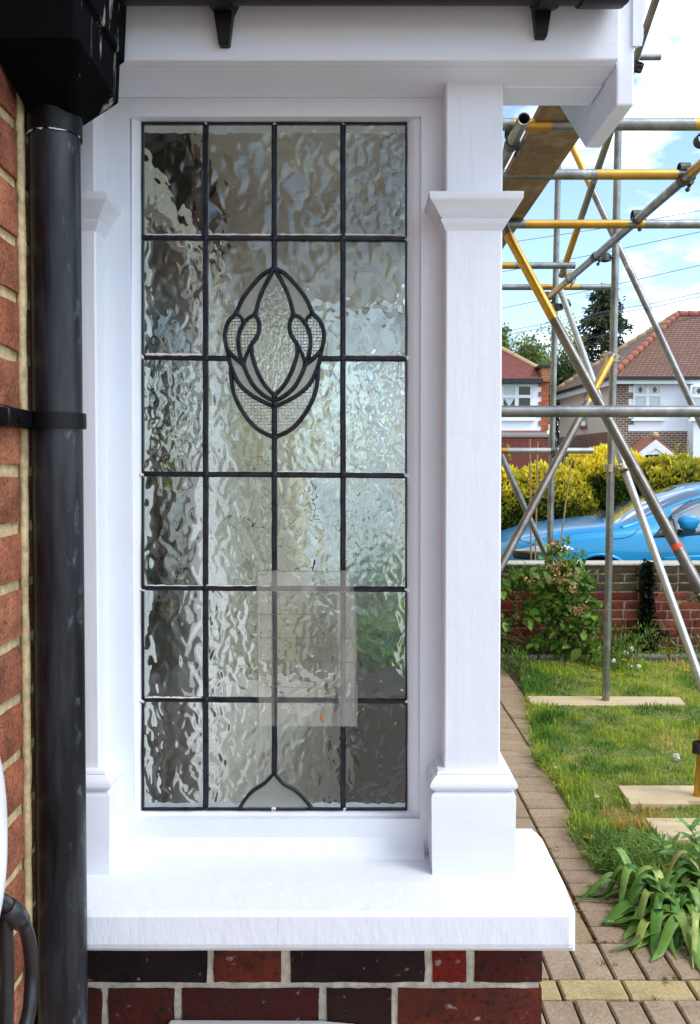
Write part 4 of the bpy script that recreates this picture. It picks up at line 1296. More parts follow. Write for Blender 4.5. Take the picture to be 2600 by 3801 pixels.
# level ledgers and transoms
def lev(name, pa, pb, d, bands=(), light=False):
    a, b = P(*pa, d), P(*pb, d); b.z = a.z = (a.z + b.z) / 2
    return pole(name, a, b, bands, light), a, b
_, a10, b10 = lev('transom', (1700, 462), (2720, 462), 3.40, [(.86, 1, 1), (.20, .34, 1)])
_, a11, b11 = lev('transom', (1640, 648), (2580, 648), 4.02, [(.61, .93, 1)])
_, a12, b12 = lev('transom', (1700, 832), (2700, 832), 4.68, [(.25, .63, 1), (.66, .69, 1)])
_, a13, b13 = lev('transom', (1720, 986), (2135, 986), 6.12, [(.3, .46, 1)])
_, a14, b14 = lev('transom', (1700, 1066), (2277, 1066), 6.85, [(.48, .78, 1)])
_, a4, b4 = lev('ledger', (1650, 1527), (2760, 1527), 3.42)
_, a16, b16 = lev('ledger', (1700, 1673), (2201, 1673), 6.66, [(.22, .37, 1)], light=True)
lev('ledger', (2150, 212), (2453, 212), 6.5)
pole('ledger', (X9, 3.2, Z9), (X9, 6.78, Z9), [(.02, .20, 1), (.84, .985, 1)])
le = P(1946, 440, 3.23)
pole('ledger', le, (le.x - .01, 6.9, le.z))
# braces
b3a, b3b = P(1845, 795, 4.35), P(2660, 2300, 3.45)
pole('brace', b3a, b3b, [(.065, .305, 1), (.846, .856, 2)], dull=True)
b5a, b5b = P(2276, 1318, 5.40), P(1840, 2140, 4.75)
pole('brace', b5a, b5b, [(0.02, .235, 1)], dull=True)
b6a, b6b = P(2078, 1068, 6.62), P(2612, 2560, 4.55)
pole('brace', b6a, b6b, light=True)
b7a, b7b = P(2106, 505, 6.45), P(2622, 1612, 5.75)
pole('brace', b7a, b7b, [(0.03, .20, 1)])
b8a, b8b = P(2462, -80, 5.0), P(2084, 1026, 6.5)
pole('brace', b8a, b8b, [(.80, .955, 1)])
b17a, b17b = P(1850, 1666, 6.86), P(2192, 2425, 6.84)
pole('brace', b17a, b17b)
# couplers
ax = Vector((1, 0, 0)); ay = Vector((0, 1, 0)); az = Vector((0, 0, 1))
coupler((X9, 4.02, Z9), ay, ax, off=Vector((0, 0, .05)))
coupler((X9, 4.68, Z9), ay, ax, 'steel', Vector((0, 0, .03)))
coupler((X9, 5.46, Z9), ay, az, 'steel', Vector((.07, .02, 0)))
coupler((X9, 6.12, Z9), ay, ax, 'brass', Vector((0, 0, .04)))
coupler((X9, 6.70, Z9), ay, ax, 'steel', Vector((0, .1, .03)))
coupler((X9, 3.52, Z9), ay, ax, 'steel')
coupler(P(2072, 1140, 6.70), az, b6b - b6a, 'steel', Vector((.06, -.04, .02)))
coupler(P(2278, 1330, 5.48), az, b5b - b5a, 'brass', Vector((-.045, -.05, 0)))
coupler(P(2262, 1738, 5.50), az, b6b - b6a, 'brass', Vector((.085, -.02, 0)))
coupler(P(2050, 1673, 6.72), az, ax, 'steel', Vector((0, -.06, 0)))
coupler((le.x, 3.47, le.z), ay, ax, 'steel', Vector((0, 0, .045)))
coupler(P(2604, 2210, 3.52), b3b - b3a, b3b - b3a, 'brass')
coupler(P(2596, 2775, 3.80), az, az, 'steel')
coupler(P(2370, 250, 5.3), b8b - b8a, b8b - b8a, 'steel')
coupler(P(2606, 520, 3.7), ay, ay, 'steel')
# boards on top
t = NT('old_scaffold_board'); v = t.coord((4, .4, 4)); a = t.noise(v, 8, 6, .6); b = t.noise(t.coord(), 9, 5, .7)
c = t.ramp(a, [(.3, (.20, .13, .075, 1)), (.7, (.33, .22, .13, 1))]); c = t.mix(t.ramp(b, [(.52, 0.), (.66, .7)]), c, (.45, .34, .23, 1)); c = t.mix(t.ramp(t.noise(t.coord(), 5, 4), [(.58, 0.), (.7, .6)]), c, (.06, .05, .04, 1))
t.bsdf(c, .85, normal=t.bump(a, .5, .003)); M['oldboard'] = t.mat
zb_ = a12.z + RT + .006
o = MB().cham(.742, .967, 2.9, 6.95, zb_, zb_ + .038, .003).build('scaffold_board', M['oldboard']); tag(o, 'stained scaffold board laid on the poles above the porch', 'board')
# garden canes in front of the hedge
M['cane'] = m_plain('bamboo_cane', (.38, .22, .09, 1), .7, nscale=40)
for i, (pa, pb, lb) in enumerate((((1968, 1630), (1970, 1850), 'thin brown cane standing left of the hedge poles'), ((1997, 1640), (1990, 1960), 'thin dark cane right of the first cane by the hedge'), ((2124, 1690), (2092, 1935), 'leaning brown cane in front of the yellow hedge'))):
    a_, b_ = P(*pa, 8.1), P(*pb, 8.1); d_ = (b_ - a_); b_ = a_ + d_ * ((a_.z + .05) / -d_.z)
    o = MB().tube([a_, b_], .008, 7).build('garden_cane', M['cane']); tag(o, lb, 'cane', 'garden canes')
# ================================================================== CAR
YC = 9.42
car = empty('parked_car', (3.8, YC, 0)); tag(car, 'bright blue hatchback parked behind the garden wall, nose to the left', 'car')
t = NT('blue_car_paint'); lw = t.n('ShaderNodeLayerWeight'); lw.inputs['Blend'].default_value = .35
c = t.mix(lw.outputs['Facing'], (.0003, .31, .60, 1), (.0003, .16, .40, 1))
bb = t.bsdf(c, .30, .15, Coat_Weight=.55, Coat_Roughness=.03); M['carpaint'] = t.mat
M['carglass'] = m_plain('car_glass', (.10, .13, .15, 1), .03, var=.05, bump=0., IOR=2.1, Coat_Weight=1.0, Coat_Roughness=.01)
M['chrome'] = m_plain('bright_lens', (.75, .78, .80, 1), .12, .6, nscale=15, var=.25, bump=0., Coat_Weight=1.0)
M['trim'] = m_plain('black_trim', (.008, .008, .009, 1), .35, var=.3, bump=0.)
M['tyre'] = m_plain('tyre_rubber', (.012, .012, .012, 1), .8, bump=.2)
M['rim'] = m_plain('alloy_rim', (.45, .45, .46, 1), .3, .8, var=.1, bump=0.)
# x, half width, bottom, belt z, belt half width, p5 (w,z), p6 (w,z), top z
ST = [(1.60, .40, .34, .66, .36, (.33, .70), (.25, .72), .735), (1.66, .62, .28, .72, .58, (.55, .755), (.42, .785), .80), (1.78, .77, .24, .765, .74, (.70, .80), (.55, .845), .865),
      (1.98, .855, .22, .81, .83, (.79, .85), (.64, .905), .93), (2.25, .895, .22, .86, .875, (.83, .90), (.68, .955), .98), (2.60, .905, .22, .90, .885, (.84, .94), (.72, .99), 1.015),
      (2.80, .905, .22, .915, .885, (.84, .955), (.745, 1.005), 1.04), (3.02, .905, .22, .925, .88, (.83, .97), (.735, 1.06), 1.12), (3.35, .905, .22, .935, .88, (.82, .975), (.68, 1.225), 1.27),
      (3.72, .905, .22, .945, .88, (.815, .98), (.63, 1.365), 1.40), (4.05, .905, .22, .955, .88, (.81, .99), (.60, 1.415), 1.455), (4.55, .905, .22, .97, .88, (.81, 1.0), (.59, 1.42), 1.465),
      (5.05, .905, .22, .985, .88, (.80, 1.01), (.58, 1.375), 1.42), (5.45, .895, .23, 1.0, .865, (.78, 1.03), (.56, 1.25), 1.29), (5.75, .87, .26, .99, .83, (.74, 1.02), (.56, 1.06), 1.09), (5.92, .80, .32, .93, .74, (.66, .96), (.5, .98), .99), (5.98, .66, .40, .85, .6, (.5, .87), (.4, .88), .885)]
bm = bmesh.new(); rows = []
for (x, w_, zb0_, zbt, wb, p5, p6, zt) in ST:
    half = [(w_ * .88, zb0_), (w_ * .985, zb0_ + .10), (w_, .5 if zbt > .6 else .48), (w_ * .995, min(.70, zbt - .06)), (wb, zbt), p5, p6, (p6[0] * .5, zt - (zt - p6[1]) * .25), (0, zt)]
    pts = [(YC - a, z) for a, z in half] + [(YC + a, z) for a, z in half[-2::-1]]
    rows.append([bm.verts.new((x, y, z)) for y, z in pts])
n = len(rows[0])
for i in range(len(rows) - 1):
    for k in range(n - 1):
        f = bm.faces.new((rows[i][k], rows[i][k + 1], rows[i + 1][k + 1], rows[i + 1][k]))
        kk = min(k, n - 2 - k)
        xm = (ST[i][0] + ST[i + 1][0]) / 2
        if kk in (6, 7) and 2.80 < xm < 3.72: f.material_index = 1
        if kk in (6, 7) and 5.05 < xm < 5.7: f.material_index = 1
        if kk == 5 and 3.35 < xm < 5.3: f.material_index = 1
        if kk == 0: f.material_index = 2
    f = bm.faces.new((rows[i][n - 1], rows[i][0], rows[i + 1][0], rows[i + 1][n - 1])); f.material_index = 2
bm.faces.new(rows[0]); bm.faces.new(rows[-1][::-1])
bmesh.ops.recalc_face_normals(bm, faces=bm.faces[:])
me = bpy.data.meshes.new('car_body'); bm.to_mesh(me); bm.free()
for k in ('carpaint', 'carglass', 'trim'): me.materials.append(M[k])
tmp = bpy.data.objects.new('body', me); COL.objects.link(tmp)
sb = tmp.modifiers.new('s', 'SUBSURF'); sb.levels = sb.render_levels = 2
WH = [(2.56, .335), (5.20, .335)]
cutm = MB()
for (x, z) in WH:
    for s_ in (-1, 1):
        cutm.tube([(x, YC + s_ * .62, z), (x, YC + s_ * 1.1, z)], .362, 40)
cut = cutm.build('cut', M['trim'])
for m_ in [M['carpaint'], M['carglass']]: pass
bo = tmp.modifiers.new('b', 'BOOLEAN'); bo.object = cut; bo.operation = 'DIFFERENCE'; bo.solver = 'EXACT'
try: bo.material_mode = 'TRANSFER'
except Exception: pass
bpy.context.view_layer.update()
dg = bpy.context.evaluated_depsgraph_get()
ev = bpy.data.meshes.new_from_object(tmp.evaluated_get(dg))
bpy.data.objects.remove(tmp); bpy.data.objects.remove(cut)
ev.shade_smooth(); ev.set_sharp_from_angle(angle=math.radians(40))
body = bpy.data.objects.new('body', ev); COL.objects.link(body); body.parent = car; body.matrix_parent_inverse = Matrix.Translation(-Vector(car.location))
bvh = BVHTree.FromPolygons([v_.co.copy() for v_ in ev.vertices], [tuple(p.vertices) for p in ev.polygons])
def on_side(x, z, off=.004):
    h = bvh.ray_cast(Vector((x, YC - 3, z)), Vector((0, 1, 0)))
    if h[0] is None: return Vector((x, YC - .9, z))
    return h[0] + Vector((0, -1, 0)) * off
def cs(px, py, d=8.52): q = P(px, py, d); return q.x, q.z
def conform(poly, name, mat, off=.004, parent=car, n=12):
    """a patch lying on the car's near side: upper and lower edges given as matching polylines"""
    up, lo = poly
    m = MB(); L_ = []
    def at(l, f):
        f *= len(l) - 1; i = min(int(f), len(l) - 2); g_ = f - i
        return l[i][0] * (1 - g_) + l[i + 1][0] * g_, l[i][1] * (1 - g_) + l[i + 1][1] * g_
    V_ = []
    for i in range(n + 1):
        a, b = at(up, i / n), at(lo, i / n)
        for j in range(5):
            x, z = a[0] + (b[0] - a[0]) * j / 4, a[1] + (b[1] - a[1]) * j / 4
            V_.append(on_side(x, z, off))
    m.add(V_, [(i * 5 + j, i * 5 + j + 1, (i + 1) * 5 + j + 1, (i + 1) * 5 + j) for i in range(n) for j in range(4)])
    o = m.build(name, mat, parent, True)
    so = o.modifiers.new('s', 'SOLIDIFY'); so.thickness = .003
    return o
c2 = lambda l: [cs(1850 + x * .3145, 1950 + y * .3145) for x, y in l]
hl = conform((c2([(215, 318), (330, 292), (480, 255), (600, 232), (720, 214), (810, 240), (898, 282)]), c2([(230, 330), (360, 322), (520, 335), (640, 348), (740, 332), (830, 305), (900, 284)])), 'headlight', M['chrome'], .006)
conform((c2([(212, 330), (340, 330), (500, 350), (560, 370)]), c2([(235, 410), (330, 416), (440, 405), (560, 378)])), 'bumper_intake', M['trim'], .005)
def seam(pts, name='panel_seam', r=.004, mat='trim'):
    q = []
    for a, b in zip(pts, pts[1:]):
        for k in range(6): q.append((a[0] + (b[0] - a[0]) * k / 6, a[1] + (b[1] - a[1]) * k / 6))
    q.append(pts[-1])
    MB().tube([on_side(x, z, .0005) for x, z in q], r, 6).build(name, M[mat], car, True)
seam(c2([(240, 170), (330, 205), (460, 240)]))
c3 = lambda l: [cs(2200 + x * .2516, 1750 + y * .2516) for x, y in l]
seam(c3([(-900, 880), (-400, 900), (0, 955)][:0] + [(320, 1000), (470, 985), (580, 955), (650, 905), (720, 850)]))
seam(c3([(900, 980), (950, 1120), (1010, 1260), (1040, 1360)]))
# mirror triangle, side window frame, window pane edge
conform((c3([(900, 965), (1000, 870), (1120, 760), (1250, 660)]), c3([(905, 972), (1010, 975), (1130, 965), (1260, 950)])), 'mirror_sail', M['trim'], .006)
conform((c3([(1250, 655), (1400, 560), (1600, 450), (1900, 330), (2400, 250)]), c3([(1250, 950), (1400, 940), (1600, 925), (1900, 915), (2400, 900)])), 'side_window', M['carglass'], .008)
seam(c3([(1120, 750), (1400, 560), (1600, 445), (1900, 320)]), 'window_seal', .009)
seam(c3([(900, 972), (1260, 952), (1700, 925), (2300, 905)]), 'window_seal', .008)
conform((c3([(1010, 1265), (1300, 1245), (1600, 1235), (2300, 1235)]), c3([(1015, 1330), (1300, 1330), (1600, 1330), (2300, 1330)])), 'lower_door_panel', M['carpaint'], .01)
# arch lip
for s_ in (-1, 1):
    for (x, z) in WH:
        pts = [(x + .372 * math.cos(math.radians(a)), YC + s_ * .893, z + .372 * math.sin(math.radians(a))) for a in range(0, 181, 10)]
        MB().tube(pts, .022, 8).build('arch_lip', M['carpaint'], car, True)
        y0, y1 = YC + s_ * .68, YC + s_ * .87
        wh = MB().loops([[(x + r * math.cos(2 * math.pi * k / 32), y, z + r * math.sin(2 * math.pi * k / 32)) for k in range(32)] for r, y in ((.20, y0), (.31, y0), (.33, y0 + s_ * .03), (.33, y1 - s_ * .03), (.315, y1), (.215, y1), (.205, y1 - s_ * .02))], cap=False).build('wheel', M['tyre'], car, 'auto')
        rm = MB()
        for k in range(5):
            a = 2 * math.pi * k / 5 + .3
            rm.tube([(x, y1 - s_ * .02, z), (x + .2 * math.cos(a), y1 - s_ * .015, z + .2 * math.sin(a))], [.03, .022], 6)
        rm.tube([(x, y1 - s_ * .03, z), (x, y1 - s_ * .005, z)], .06, 16)
        rm.build('rim', M['rim'], wh, 'auto')
# A pillars / roof rails
for s_ in (-1, 1):
    pts = [Vector((x, YC + s_ * (p6[0] + .012), p6[1] + .006)) for (x, w_, a, b, wb, p5, p6, zt) in ST if 2.95 < x < 5.5]
    pts = [Vector((2.80, YC + s_ * .80, .985))] + pts
    pts = [(lambda h: h[0] - h[1] * .012)(bvh.find_nearest(q_)) for q_ in smooth3(pts)]
    MB().tube(pts, .026, 10).build('roof_rail', M['carpaint'], car, True)
# door mirror
q = P(2556, 1940, 8.36)
L_ = []
for dx, sc_ in ((-.105, .35), (-.095, .75), (-.05, .98), (.02, 1), (.075, .93), (.1, .7), (.108, .3)):
    l = []
    for k in range(20):
        a = 2 * math.pi * k / 20
        l.append((q.x + dx + (.02 if math.sin(a) < 0 else 0) * (1 if dx < 0 else -1), q.y + .05 * sc_ * math.copysign(abs(math.cos(a)) ** .6, math.cos(a)), q.z + .078 * sc_ * math.copysign(abs(math.sin(a)) ** .6, math.sin(a))))
    L_.append(l)
mr = MB().loops(L_).build('door_mirror', M['carpaint'], car, True)
MB().loops([[(q.x - .05, q.y - .02 + .04 * k, q.z - .075), (q.x + .07, q.y - .02 + .04 * k, q.z - .07), (q.x + .06, q.y - .02 + .04 * k, q.z - .10 - .012 * k), (q.x - .06, q.y - .02 + .04 * k, q.z - .10 - .012 * k)] for k in range(5)]).build('mirror_stalk', M['trim'], mr)
# wiper
MB().tube([(2.74, YC - .35, 1.052), (2.80, YC - .05, 1.075), (2.84, YC + .3, 1.085)], .010, 6).build('wiper', M['trim'], car)
dw = MB().box(.2, 40, D_W + .23, 10.55, -.05, .0).build('parking_strip', M['asphalt']); tag(dw, kind='structure')

# ================================================================== leaf clouds
M['leaf'] = m_leaf('leaf_mass', .45, .30, .4)
def leaf_mesh(name, pos, out_dir, size, cols, aspect=.45, droop=0.0):
    n = len(pos)
    d = out_dir + RG.normal(0, .55, (n, 3)); d[:, 2] += .25 - droop
    d /= np.linalg.norm(d, axis=1)[:, None] + 1e-9
    r = RG.normal(0, 1, (n, 3)); s_ = np.cross(d, r); s_ /= np.linalg.norm(s_, axis=1)[:, None] + 1e-9
    nn = np.cross(s_, d)
    L_ = (size * (.6 + .8 * RG.random(n)))[:, None]
    a = pos; b = pos + d * L_ * .5 + s_ * L_ * aspect * .5 + nn * L_ * .08; c_ = pos + d * L_; e = pos + d * L_ * .5 - s_ * L_ * aspect * .5 + nn * L_ * .08
    V = np.stack([a, b, c_, e], 1).reshape(-1, 3)
    o = (np.arange(n) * 4)[:, None]
    F_ = np.concatenate([o + [0, 1, 2], o + [0, 2, 3]])
    return np_mesh(name, V, F_, np.repeat(cols, 4, axis=0))
n_ = 900; zz = RG.random(n_) ** 1.3 * .80
pos = np.stack([IVY_AT + RG.normal(0, 1, n_) * (.028 + .05 * (zz < .25)), D_W - .03 + RG.normal(0, 1, n_) * .012, zz], 1)
link('foliage', leaf_mesh('foliage', pos, np.tile([[0, -1, -.3]], (n_, 1)), .045, np.array([[.012, .022, .008]]) * (.5 + RG.random((n_, 1))), .8), M['leaf'], iv)
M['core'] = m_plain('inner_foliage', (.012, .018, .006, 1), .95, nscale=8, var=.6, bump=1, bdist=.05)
def hedge(label, x0, x1, top, yf, dark, N, gold, group='golden privet hedge plants'):
    h = empty('hedge', ((x0 + x1) / 2, yf + .6, 0)); tag(h, label, 'hedge', group)
    D = 1.3
    sd = R.random() * 50
    def surf(u, v_):   # u along x, v: 0..1 front face up, 1..2 top going back
        x = x0 + (x1 - x0) * u
        bul = .20 * mnoise.noise(Vector((x * 1.6, v_ * 2.2, sd))) + .12 * mnoise.noise(Vector((x * 5, v_ * 6, sd)))
        tp = top + .10 * mnoise.noise(Vector((x * 2.3, 2, sd))) + .06 * mnoise.noise(Vector((x * 6.1, 2, sd))) - .10 * (abs(u - .5) * 2) ** 4
        endr = .25 * (abs(u - .5) * 2) ** 6
        if v_ < 1:
            z = tp * v_; y = yf + .14 - .22 * math.sin(math.pi * min(1, v_ * .9)) - bul + endr
            if v_ > .85: y += (v_ - .85) ** 2 * 6
        else:
            z = tp + .04 * math.sin(math.pi * (v_ - 1)) + bul * .5; y = yf + .14 + (v_ - 1) * D + endr * (1 - 2 * (v_ - 1))
        return x, y, z
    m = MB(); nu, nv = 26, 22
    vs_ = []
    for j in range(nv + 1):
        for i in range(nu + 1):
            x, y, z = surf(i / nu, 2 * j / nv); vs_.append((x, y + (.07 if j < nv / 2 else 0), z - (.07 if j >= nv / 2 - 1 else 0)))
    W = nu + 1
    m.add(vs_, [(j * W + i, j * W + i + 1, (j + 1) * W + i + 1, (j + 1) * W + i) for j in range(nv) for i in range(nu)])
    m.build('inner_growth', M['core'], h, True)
    pos, dr, col = [], [], []
    for _ in range(N):
        u = R.random(); v_ = R.random() ** .8 * 1.35
        x, y, z = surf(u, v_)
        od = (0, -1, .35) if v_ < .9 else (0, -.4, 1)
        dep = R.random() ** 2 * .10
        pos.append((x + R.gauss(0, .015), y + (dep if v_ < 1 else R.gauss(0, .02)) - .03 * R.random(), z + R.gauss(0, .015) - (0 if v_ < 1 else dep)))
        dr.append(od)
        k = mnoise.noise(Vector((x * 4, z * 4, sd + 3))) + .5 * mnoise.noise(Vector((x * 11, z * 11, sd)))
        f = gold(x, z) + .45 * k + R.gauss(0, .18) - 3.0 * dep      # share of golden leaf colour, varying with height and depth
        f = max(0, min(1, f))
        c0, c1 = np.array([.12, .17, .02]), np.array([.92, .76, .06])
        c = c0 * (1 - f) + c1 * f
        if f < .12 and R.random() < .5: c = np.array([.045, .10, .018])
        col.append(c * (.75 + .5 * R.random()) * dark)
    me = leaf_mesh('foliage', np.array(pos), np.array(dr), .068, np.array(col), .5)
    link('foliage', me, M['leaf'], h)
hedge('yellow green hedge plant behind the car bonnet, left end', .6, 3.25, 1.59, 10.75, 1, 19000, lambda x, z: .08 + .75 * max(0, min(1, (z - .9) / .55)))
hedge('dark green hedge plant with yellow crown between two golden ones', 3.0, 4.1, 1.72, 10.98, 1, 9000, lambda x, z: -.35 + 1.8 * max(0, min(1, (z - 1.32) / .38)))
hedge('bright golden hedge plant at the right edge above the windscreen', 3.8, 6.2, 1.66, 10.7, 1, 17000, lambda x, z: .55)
# a few long shoots standing above the hedge
sh_v, sh_d, sh_c = [], [], []
for (px, py) in ((2505, 1640), (2512, 1660), (2545, 1650), (1888, 1655), (2330, 1655), (2560, 1670)):
    for k in range(14):
        p_ = P(px + R.gauss(0, 4), py + k * 4, 11.0); sh_v.append(p_); sh_d.append((R.gauss(0, .5), -.4, .8)); sh_c.append(np.array([.42, .38, .05]) * (.6 + .6 * R.random()))
o = link('hedge_shoots', leaf_mesh('hedge_shoots', np.array(sh_v), np.array(sh_d), .05, np.array(sh_c), .4), M['leaf']); tag(o, 'thin leafy shoots rising above the golden hedge', 'shoots', kind='stuff')

# ================================================================== FLOWERING SHRUB
shrub = empty('flowering_shrub', (1.55, 6.72, 0)); tag(shrub, 'leafy shrub with faded orange flower heads in front of the brick wall', 'shrub')
M['stem'] = m_plain('brown_stem', (.22, .12, .055, 1), .8, nscale=40)
def leafobj_mesh(name, ln, wd, cup=.18, n=4, tipcurl=.2):
    m = MB(); V_ = []
    for i in range(n + 1):
        f = i / n; w_ = wd * math.sin(math.pi * (f * .9 + .06)) ** .8 * (1 - .15 * f)
        z = -tipcurl * ln * f * f
        V_ += [(-w_ / 2, f * ln, z + cup * w_), (0, f * ln, z), (w_ / 2, f * ln, z + cup * w_)]
    m.add(V_, [(i * 3 + j, i * 3 + j + 1, (i + 1) * 3 + j + 1, (i + 1) * 3 + j) for i in range(n) for j in range(2)])
    return m.mesh(name, True)
M['shrubleaf'] = m_leafobj('shrub_leaf', [(0, (.06, .17, .025, 1)), (.5, (.18, .33, .045, 1)), (1, (.38, .50, .09, 1))], .38, .3)
slm = [leafobj_mesh('leaf', l_, w_, tipcurl=c_) for l_, w_, c_ in ((.075, .055, .25), (.06, .048, .1), (.05, .035, .3))]
for me in slm: me.materials.append(M['shrubleaf'])
def put(me, name, parent, loc, yaw, pitch, roll=0, sc=1):
    o = bpy.data.objects.new(name, me); COL.objects.link(o); o.parent = parent
    o.matrix_parent_inverse = Matrix.Translation(-Vector(parent.location))
    o.location = loc; o.rotation_euler = (pitch, roll, yaw); o.scale = (sc,) * 3
    return o
clumps = [((2080, 2035), 6, .07), ((2060, 2120), 18, .11), ((2120, 2110), 15, .11), ((1925, 2150), 16, .09), ((1985, 2150), 14, .09), ((2045, 2190), 20, .12), ((2130, 2170), 18, .12), ((2170, 2170), 8, .07),
          ((1970, 2270), 14, .085), ((1870, 2190), 6, .06), ((1875, 2320), 7, .07), ((2105, 2270), 12, .09), ((2170, 2240), 9, .09), ((2070, 2330), 10, .13), ((2080, 2395), 8, .10), ((2150, 2350), 12, .12), ((2190, 2400), 10, .09), ((2000, 2380), 6, .06), ((2195, 2285), 7, .06), ((2205, 2320), 5, .05), ((2040, 2250), 14, .12)]
for (px, py), nl, rad in clumps:
    c_ = P(px, py, 6.52 + .12 * R.random())
    for _ in range(int(nl * 1.32)):
        p_ = c_ + Vector((R.gauss(0, rad * .55), R.gauss(0, rad * .5), R.gauss(0, rad * .5)))
        if p_.z < .05 or p_.y > 6.95: continue
        put(R.choice(slm), 'leaf', shrub, p_, R.random() * 6.283, R.uniform(-.9, .5), R.uniform(-.6, .6), 1.0 + .6 * R.random())
root = Vector((1.66, 6.75, 0))
for (px, py), nl, rad in clumps:
    c_ = P(px, py, 6.58)
    r0 = root + Vector((R.gauss(0, .07), R.gauss(0, .04), 0))
    MB().tube(smooth3([r0, r0.lerp(c_, .5) + Vector((R.gauss(0, .04), .02, .05)), c_]), [.009 - .006 * k / 12 for k in range(13)], 6).build('stem', M['stem'], shrub, True)
for pa, pb in (((2040, 2420), (1880, 2355)), ((1990, 2405), (1862, 2362)), ((1995, 2330), (1870, 2210)), ((1960, 2390), (1915, 2330)), ((1990, 2270), (1900, 2195)), ((2210, 2390), (2225, 2230)), ((2215, 2260), (2230, 2235)), ((2050, 2290), (2010, 2225))):
    a_, b_ = P(*pa, 6.7), P(*pb, 6.62)
    MB().tube(smooth3([a_, a_.lerp(b_, .5) + Vector((0, 0, R.gauss(0, .012))), b_]), [.009 - .005 * k / 12 for k in range(13)], 6).build('bare_branch', M['stem'], shrub, True)
M['petal'] = m_leaf('faded_petals', .8, .3, .1)
for (px, py) in ((2085, 2090), (2055, 2105), (2030, 2150), (2065, 2155), (2095, 2150), (1975, 2155), (2140, 2130), (2125, 2185), (2140, 2270), (2160, 2260), (2068, 2022)):
    c_ = np.array(P(px, py, 6.42)); nP = 34
    pos = c_ + RG.normal(0, 1, (nP, 3)) * [.028, .022, .02]
    col = np.where(RG.random((nP, 1)) < .5, np.array([[.50, .27, .12]]), np.array([[.62, .46, .27]])) * (.6 + .7 * RG.random((nP, 1)))
    link('flower_head', leaf_mesh('flower_head', pos, np.tile([[0, -.7, .4]], (nP, 1)), .024, col, .8), M['petal'], shrub)['kind'] = 'stuff'
# the small inner leaves, too many and too small to pick apart
pos, col = [], []
for (px, py), nl, rad in clumps:
    c_ = P(px, py, 6.62)
    for _ in range(nl * 9):
        pos.append((c_.x + R.gauss(0, rad * .6), c_.y + R.gauss(0, rad * .5), max(.04, c_.z + R.gauss(0, rad * .55)))); f = R.random()
        col.append(np.array([.05, .14, .02]) * (1 - f) + np.array([.22, .36, .06]) * f)
link('inner_leaves', leaf_mesh('inner_leaves', np.array(pos), np.tile([[0, -.6, .2]], (len(pos), 1)), .048, np.array(col), .65), M['leaf'], shrub)['kind'] = 'stuff'
# low weeds along the wall foot and bed: one mass
pos, col = [], []
for _ in range(5200):
    x = .9 + 2.6 * R.random(); y = 6.28 + .62 * R.random()
    if y < 6.66 and (1.38 < x < 1.86 or 2.25 < x < 3.0) and R.random() < .9: continue
    k = mnoise.noise(Vector((x * 3, y * 3, 4)))
    hmax = .10 + .16 * max(0, k) + (.14 if 2.05 < x < 2.6 else 0) + (.05 if x < 1.4 else 0)
    pos.append((x, y, .01 + hmax * R.random())); g_ = R.random()
    col.append(np.array([.07 + .16 * g_, .15 + .19 * g_, .025 + .03 * g_]) * (.7 + .5 * R.random()))
o = link('bed_weeds', leaf_mesh('bed_weeds', np.array(pos), np.tile([[0, -.3, .8]], (len(pos), 1)), .042, np.array(col), .32), M['leaf']); tag(o, 'low green weeds filling the bed at the foot of the wall', 'weeds', kind='stuff')

# ================================================================== DANDELIONS
M['dyel'] = m_plain('dandelion_yellow', (.80, .45, .01, 1), .7); M['dwht'] = m_plain('seed_head_white', (.75, .74, .68, 1), .9, bump=1, nscale=300)
M['dstalk'] = m_plain('flower_stalk', (.22, .30, .08, 1), .6)
def dandelion(px, py, d, seed, label, h=.09):
    p_ = P(px, py, d); e = empty('dandelion', (p_.x, p_.y, 0)); tag(e, label, 'dandelion', 'dandelions in the lawn')
    MB().tube([(p_.x + .01, p_.y + .01, 0), (p_.x + .004, p_.y, p_.z * .6), p_], .0022, 5).build('stalk', M['dstalk'], e)
    if seed:
        MB().ball(p_, .021, jit=.12, seg=12, rings=8).build('seed_head', M['dwht'], e, True)
    else:
        m = MB()
        for ring, (r, n_) in enumerate(((.021, 16), (.014, 12), (.008, 8))):
            for k in range(n_):
                a = 6.283 * k / n_; c_, s_ = math.cos(a), math.sin(a); w_ = .003
                b = p_ + Vector((0, 0, .002 + ring * .003))
                m.add([b + Vector((-s_ * w_, c_ * w_, 0)), b + Vector((s_ * w_, -c_ * w_, 0)), b + Vector((c_ * r + s_ * w_, s_ * r - c_ * w_, .004)), b + Vector((c_ * r - s_ * w_, s_ * r + c_ * w_, .004))], [(0, 1, 2, 3)])
        m.build('petals', M['dyel'], e)
for px, py, d, sd_, lb in ((2209, 2492, 6.3, 0, 'yellow dandelion left of the main grey pole'), (2302, 2506, 6.15, 0, 'yellow dandelion right of the main grey pole'), (2318, 2452, 6.45, 0, 'small yellow dandelion among white seed heads'), (2550, 2491, 6.2, 0, 'yellow dandelion near the slanting pole at the right'),
                       (2343, 2408, 6.55, 1, 'tallest white dandelion seed head against the wall'), (2323, 2425, 6.52, 1, 'white dandelion seed head just below the tallest one'), (2338, 2474, 6.4, 1, 'large white seed head above the edging tile'), (2276, 2453, 6.4, 1, 'white seed head touching the main grey pole'), (2371, 2476, 6.4, 1, 'white seed head right of the large one'), (2190, 3110, 3.42, 0, 'orange yellow dandelion at the lawn edge by the path')):
    dandelion(px, py, d, sd_, lb)
